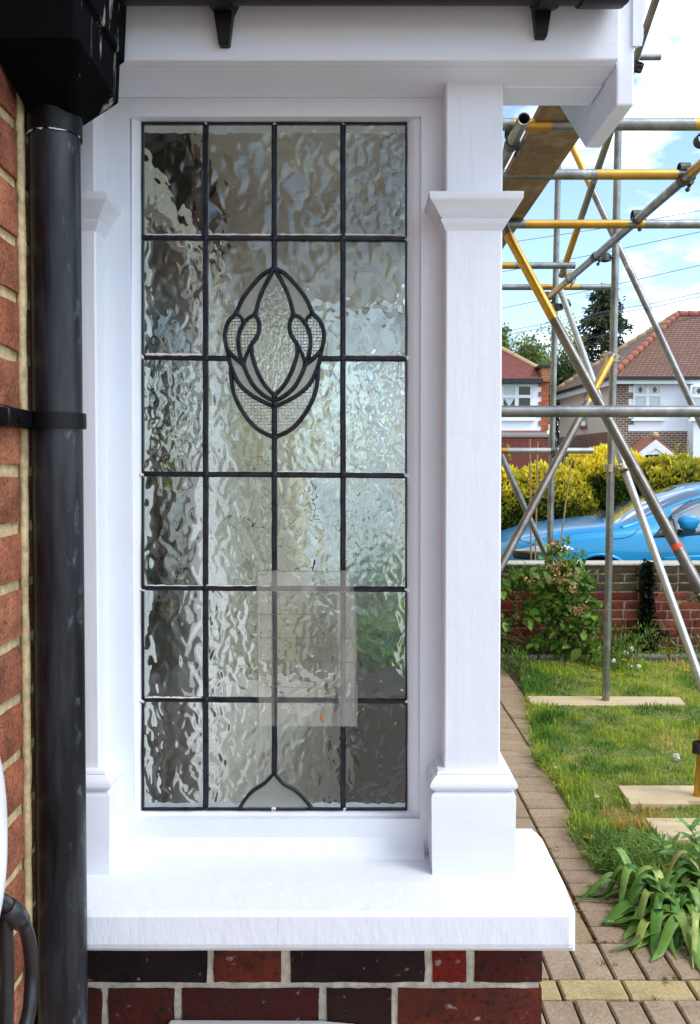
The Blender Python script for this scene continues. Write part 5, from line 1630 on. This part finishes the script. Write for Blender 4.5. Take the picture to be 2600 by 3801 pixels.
# pale scraps lying in the lawn
M['scrap'] = m_plain('pale_scrap', (.62, .58, .50, 1), .8)
for px, py, lb in ((2512, 2812, 'crumpled pale scrap lying in the lawn'), (2216, 2958, 'small white scrap on the lawn near the path'), (2064, 2850, 'tiny white scrap at the lawn edge')):
    q = G(px, py, .045); r_ = .022 if px > 2400 else .011
    o = MB().ball(q, (r_, r_ * .8, r_ * .8), jit=.7, seg=7, rings=5).build('scrap', M['scrap']); tag(o, lb, 'scrap', 'pale scraps in the grass')

# ================================================================== STRAP LEAVED PLANT AND LEAFY WEEDS
M['strap'] = m_leafobj('strap_leaf', [(0, (.08, .22, .03, 1)), (.45, (.17, .36, .05, 1)), (.8, (.34, .52, .12, 1)), (1, (.56, .60, .15, 1))], .33, .25)
M['strap_dry'] = m_leafobj('dry_strap_leaf', [(0, (.45, .33, .10, 1)), (1, (.50, .42, .20, 1))], .6, .2)
sp = empty('strap_leaved_plant', (1.27, 3.0, 0)); tag(sp, 'clump of flopped glossy strap leaves spilling over the paving', 'plant')
def strap(base_, yaw, ln, wd, rise, fall, mat, name='leaf', twist=0., fold=.25):
    m = MB(); n_ = 9; V_ = []
    d = Vector((math.cos(yaw), math.sin(yaw), 0)); s_ = Vector((-math.sin(yaw), math.cos(yaw), 0))
    for i in range(n_ + 1):
        f = i / n_
        c_ = Vector(base_) + d * ln * (f * .95) + Vector((0, 0, rise * math.sin(math.pi * min(1, f * 1.05)) ** .9 - fall * f * f))
        c_.z = max(c_.z, .006 + .010 * (1 - f))
        w_ = wd * (1 - .25 * f) * (1 if f < .7 else max(.06, (1 - f) / .3) ** .7)
        tw = twist * f
        sv = s_ * math.cos(tw) + Vector((0, 0, 1)) * math.sin(tw)
        up = Vector((0, 0, fold * w_))
        V_ += [c_ - sv * w_ / 2 + up, c_, c_ + sv * w_ / 2 + up]
    m.add(V_, [(i * 3 + j, i * 3 + j + 1, (i + 1) * 3 + j + 1, (i + 1) * 3 + j) for i in range(n_) for j in range(2)])
    o = m.build(name, mat, sp, True)
    so = o.modifiers.new('s', 'SOLIDIFY'); so.thickness = .0012
    return o
for k in range(210):
    yaw = R.uniform(math.radians(150), math.radians(300)) if k < 175 else R.uniform(-1.2, 2.2)
    b_ = (1.03 + .42 * R.random(), 2.74 + .36 * R.random(), .01)
    strap(b_, yaw, R.uniform(.13, .28), R.uniform(.022, .042), R.uniform(.03, .13), R.uniform(.04, .16), M['strap'], twist=R.uniform(-.9, .9))
for k in range(26):
    strap((1.30 + .3 * R.random(), 2.93 + .2 * R.random(), .02), R.uniform(0, 6.28), R.uniform(.10, .22), R.uniform(.020, .036), R.uniform(.12, .20), R.uniform(0, .08), M['strap'], twist=R.uniform(-.6, .6))
for k in range(20):
    yaw = math.radians(R.uniform(170, 265)); b_ = (1.02 + .34 * R.random(), 2.80 + .16 * R.random(), .006)
    strap(b_, yaw, R.uniform(.07, .17), R.uniform(.008, .016), .008, .01, M['strap_dry'], name='dry_leaf', twist=R.uniform(-1.5, 1.5))
strap((1.30, 3.02, .05), math.radians(200), .27, .020, .17, .16, M['strap_dry'], name='yellowing_leaf')
M['weedleaf'] = m_leafobj('weed_leaf', [(0, (.12, .28, .05, 1)), (.6, (.20, .42, .08, 1)), (1, (.32, .52, .12, 1))], .4, .3)
wl = [leafobj_mesh('leaf', l_, w_, cup=.1, tipcurl=c_) for l_, w_, c_ in ((.085, .028, .25), (.07, .025, .5), (.055, .019, .1))]
for me in wl: me.materials.append(M['weedleaf'])
def weed(base_, top, nl, sc, label):
    e = empty('leafy_weed', base_); tag(e, label, 'weed', 'tall leafy weeds by the path')
    b_, t_ = Vector(base_), Vector(top)
    MB().tube([b_, b_.lerp(t_, .5) + Vector((.008, 0, 0)), t_], [.005, .004, .002], 6).build('stem', M['dstalk'], e, True)
    for k in range(nl):
        f = .15 + .85 * (k / nl); p_ = b_.lerp(t_, f)
        put(R.choice(wl), 'leaf', e, p_, k * 2.4 + R.random() * .5, R.uniform(.1, .5) + (.5 if f > .85 else 0), R.uniform(-.3, .3), sc * (1.15 - .45 * f))
weed((1.36, 3.10, 0), P(2560, 3060, 3.1), 34, 1.1, 'tallest leafy weed at the right edge in front of the notched board')
weed((1.30, 3.10, 0), P(2495, 3130, 3.12), 24, 1.0, 'leafy weed just left of the tallest one')
weed((1.22, 2.90, 0), P(2425, 3290, 2.86), 16, 1.3, 'sprawling leafy weed leaning over the strap leaves')
weed((1.24, 3.28, 0), P(2460, 3115, 3.28), 20, .8, 'bushy short weed in front of the half hidden board')
weed((1.40, 3.0, 0), P(2590, 3230, 2.95), 22, 1.2, 'broad leafy weed low at the right edge')

# ================================================================== HOUSES ACROSS THE WAY
DH = 31.0
M['render_w'] = m_paint('white_render', col=(.84, .86, .90, 1), rough=.9, dirt=.08)
M['render_c'] = m_paint('cream_render', col=(.68, .60, .47, 1), rough=.9, dirt=.3)
M['rows_br'] = m_rows('brown_brickwork', (.17, .075, .05, 1), (.09, .045, .035, 1), (.42, .37, .28, 1), .225, .085, 'X', .016)
M['rows_br_y'] = m_rows('brown_side_brickwork', (.20, .075, .05, 1), (.15, .055, .035, 1), (.35, .27, .19, 1), .225, .085, 'Y', .014)
M['rows_or'] = m_rows('orange_brickwork', (.42, .13, .06, 1), (.34, .10, .045, 1), (.45, .25, .14, 1), .225, .085, 'X', .012)
M['rt_r'] = m_rows('brown_red_roof_tiles', (.28, .135, .085, 1), (.20, .095, .06, 1), (.07, .04, .03, 1), .18, .10, 'X', .018)
M['rt_l'] = m_rows('dark_red_roof_tiles', (.27, .065, .04, 1), (.20, .05, .035, 1), (.07, .025, .02, 1), .18, .085, 'X', .012)
M['rt_s'] = m_rows('brown_side_roof_tiles', (.24, .155, .095, 1), (.18, .115, .075, 1), (.07, .05, .035, 1), .18, .085, 'Y', .012)
M['ridge'] = m_plain('ridge_tile', (.34, .12, .075, 1), .85, nscale=6)
M['lime'] = m_plain('lime_verge', (.55, .36, .20, 1), .9)
M['pane'] = m_plain('house_pane', (.42, .47, .48, 1), .08, var=.1, bump=0., Specular_IOR_Level=.9)
M['pane_d'] = m_plain('dark_house_pane', (.015, .014, .016, 1), .05, var=.1, bump=0.)
M['blind'] = m_plain('white_blind', (.6, .64, .66, 1), .9)
M['orbrick'] = m_plain('orange_quoin', (.36, .105, .045, 1), .9, nscale=7, var=.35, rnd=5.)
M['brbrick'] = m_plain('brown_quoin', (.13, .06, .042, 1), .9, nscale=5, var=.6, rnd=5.)
def W2(px, py, d=DH): return P(px, py, d)
def hwin(par, px0, px1, pyt, pyb, d, cols, split, leaded=False, dark=False):
    a, b = W2(px0, pyt, d), W2(px1, pyb, d); x0, x1, z1, z0 = a.x, b.x, a.z, b.z
    fr_ = MB(); t_ = .075
    ys = d - .03; zs = z0 + (z1 - z0) * (1 - split)
    fr_.box(x0, x1, ys, d + .03, z0 - .06, z0 + .03); fr_.box(x0, x1, ys, d + .03, z1 - t_, z1)
    fr_.box(x0, x1, ys - .015, d + .03, zs - .06, zs + .05)
    for k in range(cols + 1):
        xc = x0 + (x1 - x0) * k / cols
        fr_.box(max(x0, xc - .07), min(x1, xc + .07), ys - .006, d + .025, z0 - .055, z1 - .005)
    w_ = fr_.build('window', M['upvc'], par)
    MB().box(x0 - .08, x1 + .08, ys - .09, d, z0 - .13, z0 - .065).build('sill', M['upvc'], w_)
    for k in range(cols):
        xa, xb = x0 + (x1 - x0) * k / cols + .075, x0 + (x1 - x0) * (k + 1) / cols - .075
        for (za, zb, top_) in ((z0 + .035, zs - .065, 0), (zs + .055, z1 - t_ - .005, 1)):
            MB().box(xa, xb, d - .014, d - .004, za, zb).build('pane', M['pane_d'] if dark and not (top_ and k == 0) else M['pane'], w_)
            if leaded and top_:
                xm_, zm_ = (xa + xb) / 2, (za + zb) / 2
                m = MB(); m.poly([(xm_, d - .022, za + .02), (xm_ + .09, d - .022, zm_), (xm_, d - .022, zb - .01), (xm_ - .09, d - .022, zm_)], (0, .006, 0))
                for x_ in (xm_ - .2, xm_, xm_ + .2): m.box(x_ - .008, x_ + .008, d - .020, d - .0145, za, zb)
                m.build('leading', M['pane_d'], w_)
    if dark:
        xa = x0 + .09; xb = x0 + (x1 - x0) / cols - .08; zt = zs - .065
        MB().poly([(xa, d - .020, zt), (xb, d - .020, zt), ((xa + xb) / 2, d - .020, zt - .33)], (0, .004, 0)).build('blind', M['blind'], w_)
    return w_
# --- right hand house
hr = empty('far_house', (12, 33, 0)); tag(hr, 'white rendered house with hipped brown tiled roof at the right', 'house', 'houses across the road')
cx0 = W2(2291, 1500).x; zE = W2(2400, 1408).z
ux = 18.0; zB = W2(2400, 1600).z
yBk = 37.2; cxb = W2(2078, 1500, yBk).x
MB().box(cx0 + .35, ux, DH, 37, zB, zE).build('wall', M['render_w'], hr)
bw = MB().box(cx0, ux, DH - .012, 37, 0, zB - .002).build('brick_plinth', M['rows_br'], hr)
# side wall, set back towards the left
def slab(p0, p1, z0, z1, mat, name, th=.15):
    (xa, ya), (xb, yb) = p0, p1
    MB().poly([(xa, ya, z0), (xb, yb, z0), (xb, yb, z1), (xa, ya, z1)], (th, 0, 0)).build(name, mat, hr)
zS = W2(2150, 1612, 34).z
slab((cx0 - .012, DH + .02), (cxb, yBk), zS, zE - .05, M['render_c'], 'side_wall')
slab((cx0 - .03, DH + .02), (cxb - .02, yBk), 0, zS - .002, M['rows_br_y'], 'side_plinth')
# toothed quoins at the front corner
nq = int((zE - zB) / .225)
for k in range(nq):
    z = zB + k * (zE - zB) / nq; wq = .62 if k % 2 else .42
    MB().box(cx0 - .02, cx0 + wq, DH - .022, DH + .2, z + .003, z + (zE - zB) / nq - .003).build('quoin', M['rows_br'], hr)
# roof
ap = W2(2515, 1168, 34.2); zr_ = ap.z
ov = .35
e0 = Vector((cx0 - ov, DH - ov, zE + .06)); e1 = Vector((ux, DH - ov, zE + .06)); r0 = Vector((ap.x, 34.2, zr_)); r1 = Vector((ux, 34.2, zr_)); b0 = Vector((cxb - ov, yBk + ov, zE + .02))
rf = MB().add([e0, e1, r1, r0], [(0, 1, 2, 3)]).build('roof', M['rt_r'], hr)
MB().add([e0, r0, b0], [(0, 1, 2)]).build('hip_slope', M['rt_s'], rf)
MB().add([b0, r0, r1, Vector((ux, yBk + ov, zE))], [(0, 1, 2, 3)]).build('back_slope', M['rt_s'], rf)
for (a_, b_, nm) in ((e0, r0, 'hip_tile'), (r0, r1, 'ridge_tile'), (b0, r0, 'rear_hip_tile')):
    n_ = max(6, int((b_ - a_).length / .42))
    for k in range(n_):
        p0, p1 = a_.lerp(b_, k / n_), a_.lerp(b_, (k + 1.08) / n_)
        MB().tube([p0 + Vector((0, -.01, .02)), p1 + Vector((0, -.01, .02))], [.15, .12], 8).build(nm, M['ridge'] if nm != 'rear_hip_tile' else M['lime'], rf, True)
MB().box(cx0 - ov + .02, ux, DH - ov - .10, DH - ov + .0, zE - .06, zE + .03).build('front_gutter', M['trim'], hr)
MB().box(cx0 - ov + .05, ux, DH - ov + .01, DH - ov + .04, zE - .20, zE - .02).build('front_fascia', M['upvc'], hr)
g0, g1 = e0 + Vector((-.03, 0, -.03)), b0 + Vector((-.03, 0, -.03))
MB().tube([g0, g1], .07, 8).build('side_gutter', M['trim'], hr)
MB().poly([g0 + Vector((.08, .1, -.06)), g1 + Vector((.08, 0, -.06)), g1 + Vector((.08, 0, -.26)), g0 + Vector((.08, .1, -.26))], (.03, 0, 0)).build('side_fascia', M['upvc'], hr)
p_ = W2(2236, 1430, 33.0)
MB().tube([(p_.x, 32.6, zE - .1), (p_.x + .25, 32.7, zE - .5), (p_.x + .25, 32.7, 0)], .07, 8).build('downpipe', M['trim'], hr)
hwin(hr, 2351, 2456, 1425, 1550, DH, 2, .33, leaded=True)
MB().box(W2(2553, 1500).x, ux, DH - .55, DH - .0125, 0, zE - .22).build('bay', M['render_w'], hr)
hwin(hr, 2562, 2690, 1430, 1550, DH - .56, 2, .33, leaded=True)
# side windows
for (px, py0, py1, d) in ((2163, 1460, 1498, 34), (2162, 1545, 1580, 34.2)):
    a, b = W2(px - 9, py0, d), W2(px + 9, py1, d); xs = cx0 + (cxb - cx0) * (d - DH) / (yBk - DH) - .03
    MB().box(xs - .02, xs + .03, d - .28, d + .28, b.z, a.z).build('side_window', M['pane'], hr)
    MB().box(xs - .09, xs, d - .35, d + .35, b.z - .12, b.z - .01).build('side_sill', M['ridge'], hr)
# entrance gable
apx, lf, rt = W2(2434, 1618, 29.6), W2(2345, 1690, 29.6), W2(2512, 1684, 29.6)
gbl = MB().poly([lf + Vector((.3, 0, 0)), rt + Vector((-.3, 0, 0)), apx + Vector((0, 0, -.25))], (0, 1.2, 0)).build('entrance_gable', M['render_w'], hr)
MB().poly([apx, lf, lf + Vector((0, 0, -.13)), apx + Vector((0, 0, -.16))], (0, 1.35, 0)).build('gable_slope', M['ridge'], gbl)
MB().poly([apx, rt, rt + Vector((0, 0, -.13)), apx + Vector((0, 0, -.16))], (0, 1.35, 0)).build('gable_slope', M['ridge'], gbl)
for q_ in (lf, rt):
    MB().poly([apx + Vector((0, -.05, -.13)), q_ + Vector((0, -.05, -.10)), q_ + Vector((.25 if q_ is lf else -.25, -.05, -.16)), apx + Vector((0, -.05, -.44))], (0, .04, 0)).build('gable_barge', M['upvc'], gbl)
MB().ball(apx + Vector((0, 0, .03)), .12).build('finial', M['lime'], gbl, True)
# --- left hand house
hl_ = empty('far_house', (6, 33, 0)); tag(hl_, 'white rendered house with dark red roof and orange brick corner at the left', 'house', 'houses across the road')
xq = W2(2036, 1500).x; xl = 2.0; zE2 = W2(1900, 1418).z; zB2 = W2(1900, 1598).z
MB().box(xl, xq - .05, DH, 37, zB2, zE2).build('wall', M['render_w'], hl_)
MB().box(xl, xq - .05, DH - .03, 37, 0, zB2 - .002).build('brick_plinth', M['rows_or'], hl_)
nq = 10
for k in range(nq):
    z = zB2 + k * (zE2 - zB2) / nq; wq = .36 if k % 2 else .25
    MB().box(xq - wq, xq + .012, DH - .04, DH + .3, z + .003, z + (zE2 - zB2) / nq - .003).build('quoin', M['orbrick'], hl_)
zP = W2(2025, 1366).z
MB().box(xq - .28, xq + .02, DH - .18, 37.1, zE2 + .003, zP).build('parapet', M['rows_or'], hl_)
MB().box(xq - .40, xq + .06, DH - .24, 37.1, zP + .002, zP + .09).build('parapet_coping', M['trim'], hl_)
r0 = W2(1830, 1282, 33.2); 
tl, tr, br2, bl2 = Vector((xl, 33.4, W2(1860, 1258, 33.4).z + .6)), None, Vector((xq - .29, DH - .28, zE2 + .08)), Vector((xl, DH - .28, zE2 + .08))
hp = W2(2004, 1372, DH + .55); hq = W2(1865, 1298, 33.0); hq2 = W2(1780, 1252, 34.3)
rf2 = MB().add([bl2, br2, hp, hq, hq2, Vector((xl, 34.3, hq2.z))], [(0, 1, 2, 3, 4, 5)]).build('roof', M['rt_l'], hl_)
MB().add([hp, hq, hq2, Vector((xq, 37, zE2))], [(0, 1, 2, 3)]).build('hip_slope', M['rt_l'], rf2)
MB().tube([hp + Vector((0, -.03, .03)), hq + Vector((0, -.03, .03)), hq2], .085, 8).build('hip_ridge', M['lime'], rf2)
MB().box(xl, xq - .29, DH - .42, DH - .02, zE2 - .06, zE2 + .09).build('gutter', M['trim'], hl_)
hwin(hl_, 1862, 1975, 1427, 1550, DH, 2, .36, dark=True)
za, zb_2 = W2(1900, 1606).z, W2(1900, 1660).z
MB().poly([(xl, DH - .9, za - .12), (xl, DH - .031, za), (xl, DH - .031, za - .2), (xl, DH - .9, za - .2)], (xq - .1 - xl, 0, 0)).build('bay_roof', m_plain('grey_lead_roof', (.24, .22, .21, 1), .8), hl_)
MB().box(xl, xq - .06, DH - .85, DH - .032, 0, za - .201).build('tile_hung_bay', M['rt_l'], hl_)

# ================================================================== TREES
M['bark'] = m_plain('bark', (.10, .075, .05, 1), .95, nscale=14, var=.5, bump=1, bdist=.02)
def tree_leaf_ball(cl, n_each, spread):
    out_ = []
    for c_ in cl:
        out_.append(np.array(c_) + RG.normal(0, 1, (n_each, 3)) * np.array(spread))
    return np.concatenate(out_)
# conifer
tx = P(2238, 1300, 45).x; TZ = P(2238, 1048, 45).z
co = empty('conifer_tree', (tx, 45, 0)); tag(co, 'tall dark conifer with drooping boughs between the two houses', 'tree')
MB().tube([(tx, 45, 0), (tx, 45, TZ * .6), (tx, 45, TZ - .2)], [.3, .18, .03], 8).build('trunk', M['bark'], co, True)
pos, dr, col = [], [], []; brm = MB()
for k in range(230):
    f = R.random() ** .85; z = 2.5 + (TZ - 2.6) * f
    ln = (3.6 * (1 - f) ** .74 + .12) * (.6 + .6 * R.random()); a = R.random() * 6.283
    e_ = Vector((tx + ln * math.cos(a), 45 + ln * math.sin(a), z - .16 * ln + .1 * R.random()))
    s_ = Vector((tx, 45, z)); brm.tube([s_, s_.lerp(e_, .5) + Vector((0, 0, .08 * ln)), e_], [.045, .03, .01], 5)
    nl = int(46 * ln + 26)
    for _ in range(nl):
        g_ = R.random() ** .6; p_ = s_.lerp(e_, g_)
        hang = abs(R.gauss(0, .22)) * (.4 + ln * .3)
        pos.append((p_.x + R.gauss(0, .10), p_.y + R.gauss(0, .10), p_.z - hang + .06)); dr.append((math.cos(a) * .5, math.sin(a) * .5, -.6))
        col.append(np.array([.035, .062, .020]) * (.5 + 1.1 * R.random()) if R.random() < .8 else np.array([.11, .10, .035]))
brm.build('branches', M['bark'], co, True)
link('crown', leaf_mesh('crown', np.array(pos), np.array(dr), .24, np.array(col), .34, .4), M['leaf'], co)
# loose pale tree on the left: clear branching, thin leaves
def loose_tree(name, base_, top, rad, n_main, n_leaf, lsz, c0, c1, label):
    e = empty(name, base_); tag(e, label, 'tree')
    b_ = Vector(base_); m = MB(); tips = []
    m.tube([b_, b_ + Vector((0, 0, top * .45))], [.16, .09], 8)
    m.build('trunk', M['bark'], e, True); m = MB()
    for k in range(n_main):
        s_ = b_ + Vector((0, 0, top * R.uniform(.25, .5))); a = R.random() * 6.283; r = rad * R.uniform(.3, 1)
        q_ = b_ + Vector((r * math.cos(a), r * math.sin(a), top * R.uniform(.62, 1.0)))
        mid = s_.lerp(q_, .5) + Vector((0, 0, .15)); m.tube([s_, mid, q_], [.04, .026, .008], 5); tips.append(q_)
        for _ in range(7):
            s2 = mid.lerp(q_, R.random()); d_ = Vector((R.gauss(0, .5), R.gauss(0, .5), R.gauss(.25, .4))) * rad * .42; e2 = s2 + d_
            m.tube([s2, s2.lerp(e2, .5) + Vector((0, 0, .05)), e2], [.018, .012, .004], 4); tips += [e2, s2.lerp(e2, .6)]
    m.build('branches', M['bark'], e, True)
    pos, col = [], []
    for _ in range(n_leaf):
        t_ = R.choice(tips); pos.append((t_.x + R.gauss(0, rad * .085), t_.y + R.gauss(0, rad * .085), t_.z + R.gauss(0, rad * .075)))
        f = R.random(); col.append(np.array(c0) * (1 - f) + np.array(c1) * f)
    pos = np.array(pos)
    link('crown', leaf_mesh('crown', pos, RG.normal(0, 1, (len(pos), 3)), lsz, np.array(col), .5), M['leaf'], e)
px_l = P(1955, 1300, 42)
loose_tree('birch_tree', (px_l.x, 42, 0), P(1960, 1195, 42).z, 2.5, 20, 11000, .15, (.20, .24, .06), (.38, .40, .13), 'pale loosely leafed tree behind the left house')
p3 = P(1905, 1300, 38)
loose_tree('round_tree', (p3.x, 38, 0), P(1900, 1268, 38).z, 1.7, 20, 12000, .17, (.10, .16, .03), (.24, .30, .06), 'denser green tree just above the left house roof')
p4 = P(2085, 1400, 40)
loose_tree('dark_tree', (p4.x, 40, 0), P(2085, 1330, 40).z, 1.8, 20, 10000, .18, (.04, .07, .02), (.12, .15, .04), 'dark bushy tree in the gap beside the conifer')

# ================================================================== OVERHEAD CABLES
M['cable'] = m_plain('overhead_wire', (.09, .10, .12, 1), .6)
for (pa, pb, lb) in (((1860, 905), (2640, 775), 'highest overhead wire crossing the clouds'), ((1860, 1010), (2640, 852), 'second overhead wire from the top'), ((1860, 1145), (2640, 975), 'middle overhead wire crossing the sky'), ((2240, 1158), (2640, 1078), 'upper wire of the lower close pair'), ((2240, 1172), (2640, 1092), 'lower wire of the lower close pair'), ((2240, 1245), (2640, 1165), 'lowest overhead wire above the right house roof')):
    a_, b_ = P(*pa, 26), P(*pb, 22)
    d_ = b_ - a_
    o = MB().tube([a_ - d_ * 1.2, a_, a_ + d_ * .5 + Vector((0, 0, -.04)), b_, b_ + d_ * 1.2], .009, 5).build('overhead_wire', M['cable']); tag(o, lb, 'wire', 'overhead wires')

# ================================================================== things seen only through the rippled glass
nw = MB().box(-9, 1.4, 10.6, 10.85, 0, 4.6).build('bright_fill_wall', M['render_w']); tag(nw, 'added white wall that brightens the view through the leaded window', 'wall')  # invented wall, added to brighten the middle rows of panes
ps = empty('potted_shrub', (.15, 3.55, 0)); tag(ps, 'green shrub beyond the porch, blurred through the lower right pane', 'shrub')
MB().loops([[(.15 + r * math.cos(6.283 * k / 20), 3.55 + r * math.sin(6.283 * k / 20), z) for k in range(20)] for r, z in ((.10, 0), (.14, .28), (.15, .30), (.13, .30), (.12, .27))]).build('pot', M['ridge'], ps, True)
pos = np.array([.17, 3.55, .88]) + RG.normal(0, 1, (1500, 3)) * [.085, .09, .17]
link('foliage', leaf_mesh('foliage', pos, RG.normal(0, 1, (1500, 3)), .06, np.array([[.10, .42, .05]]) * (.5 + RG.random((1500, 1))), .5), M['leaf'], ps)
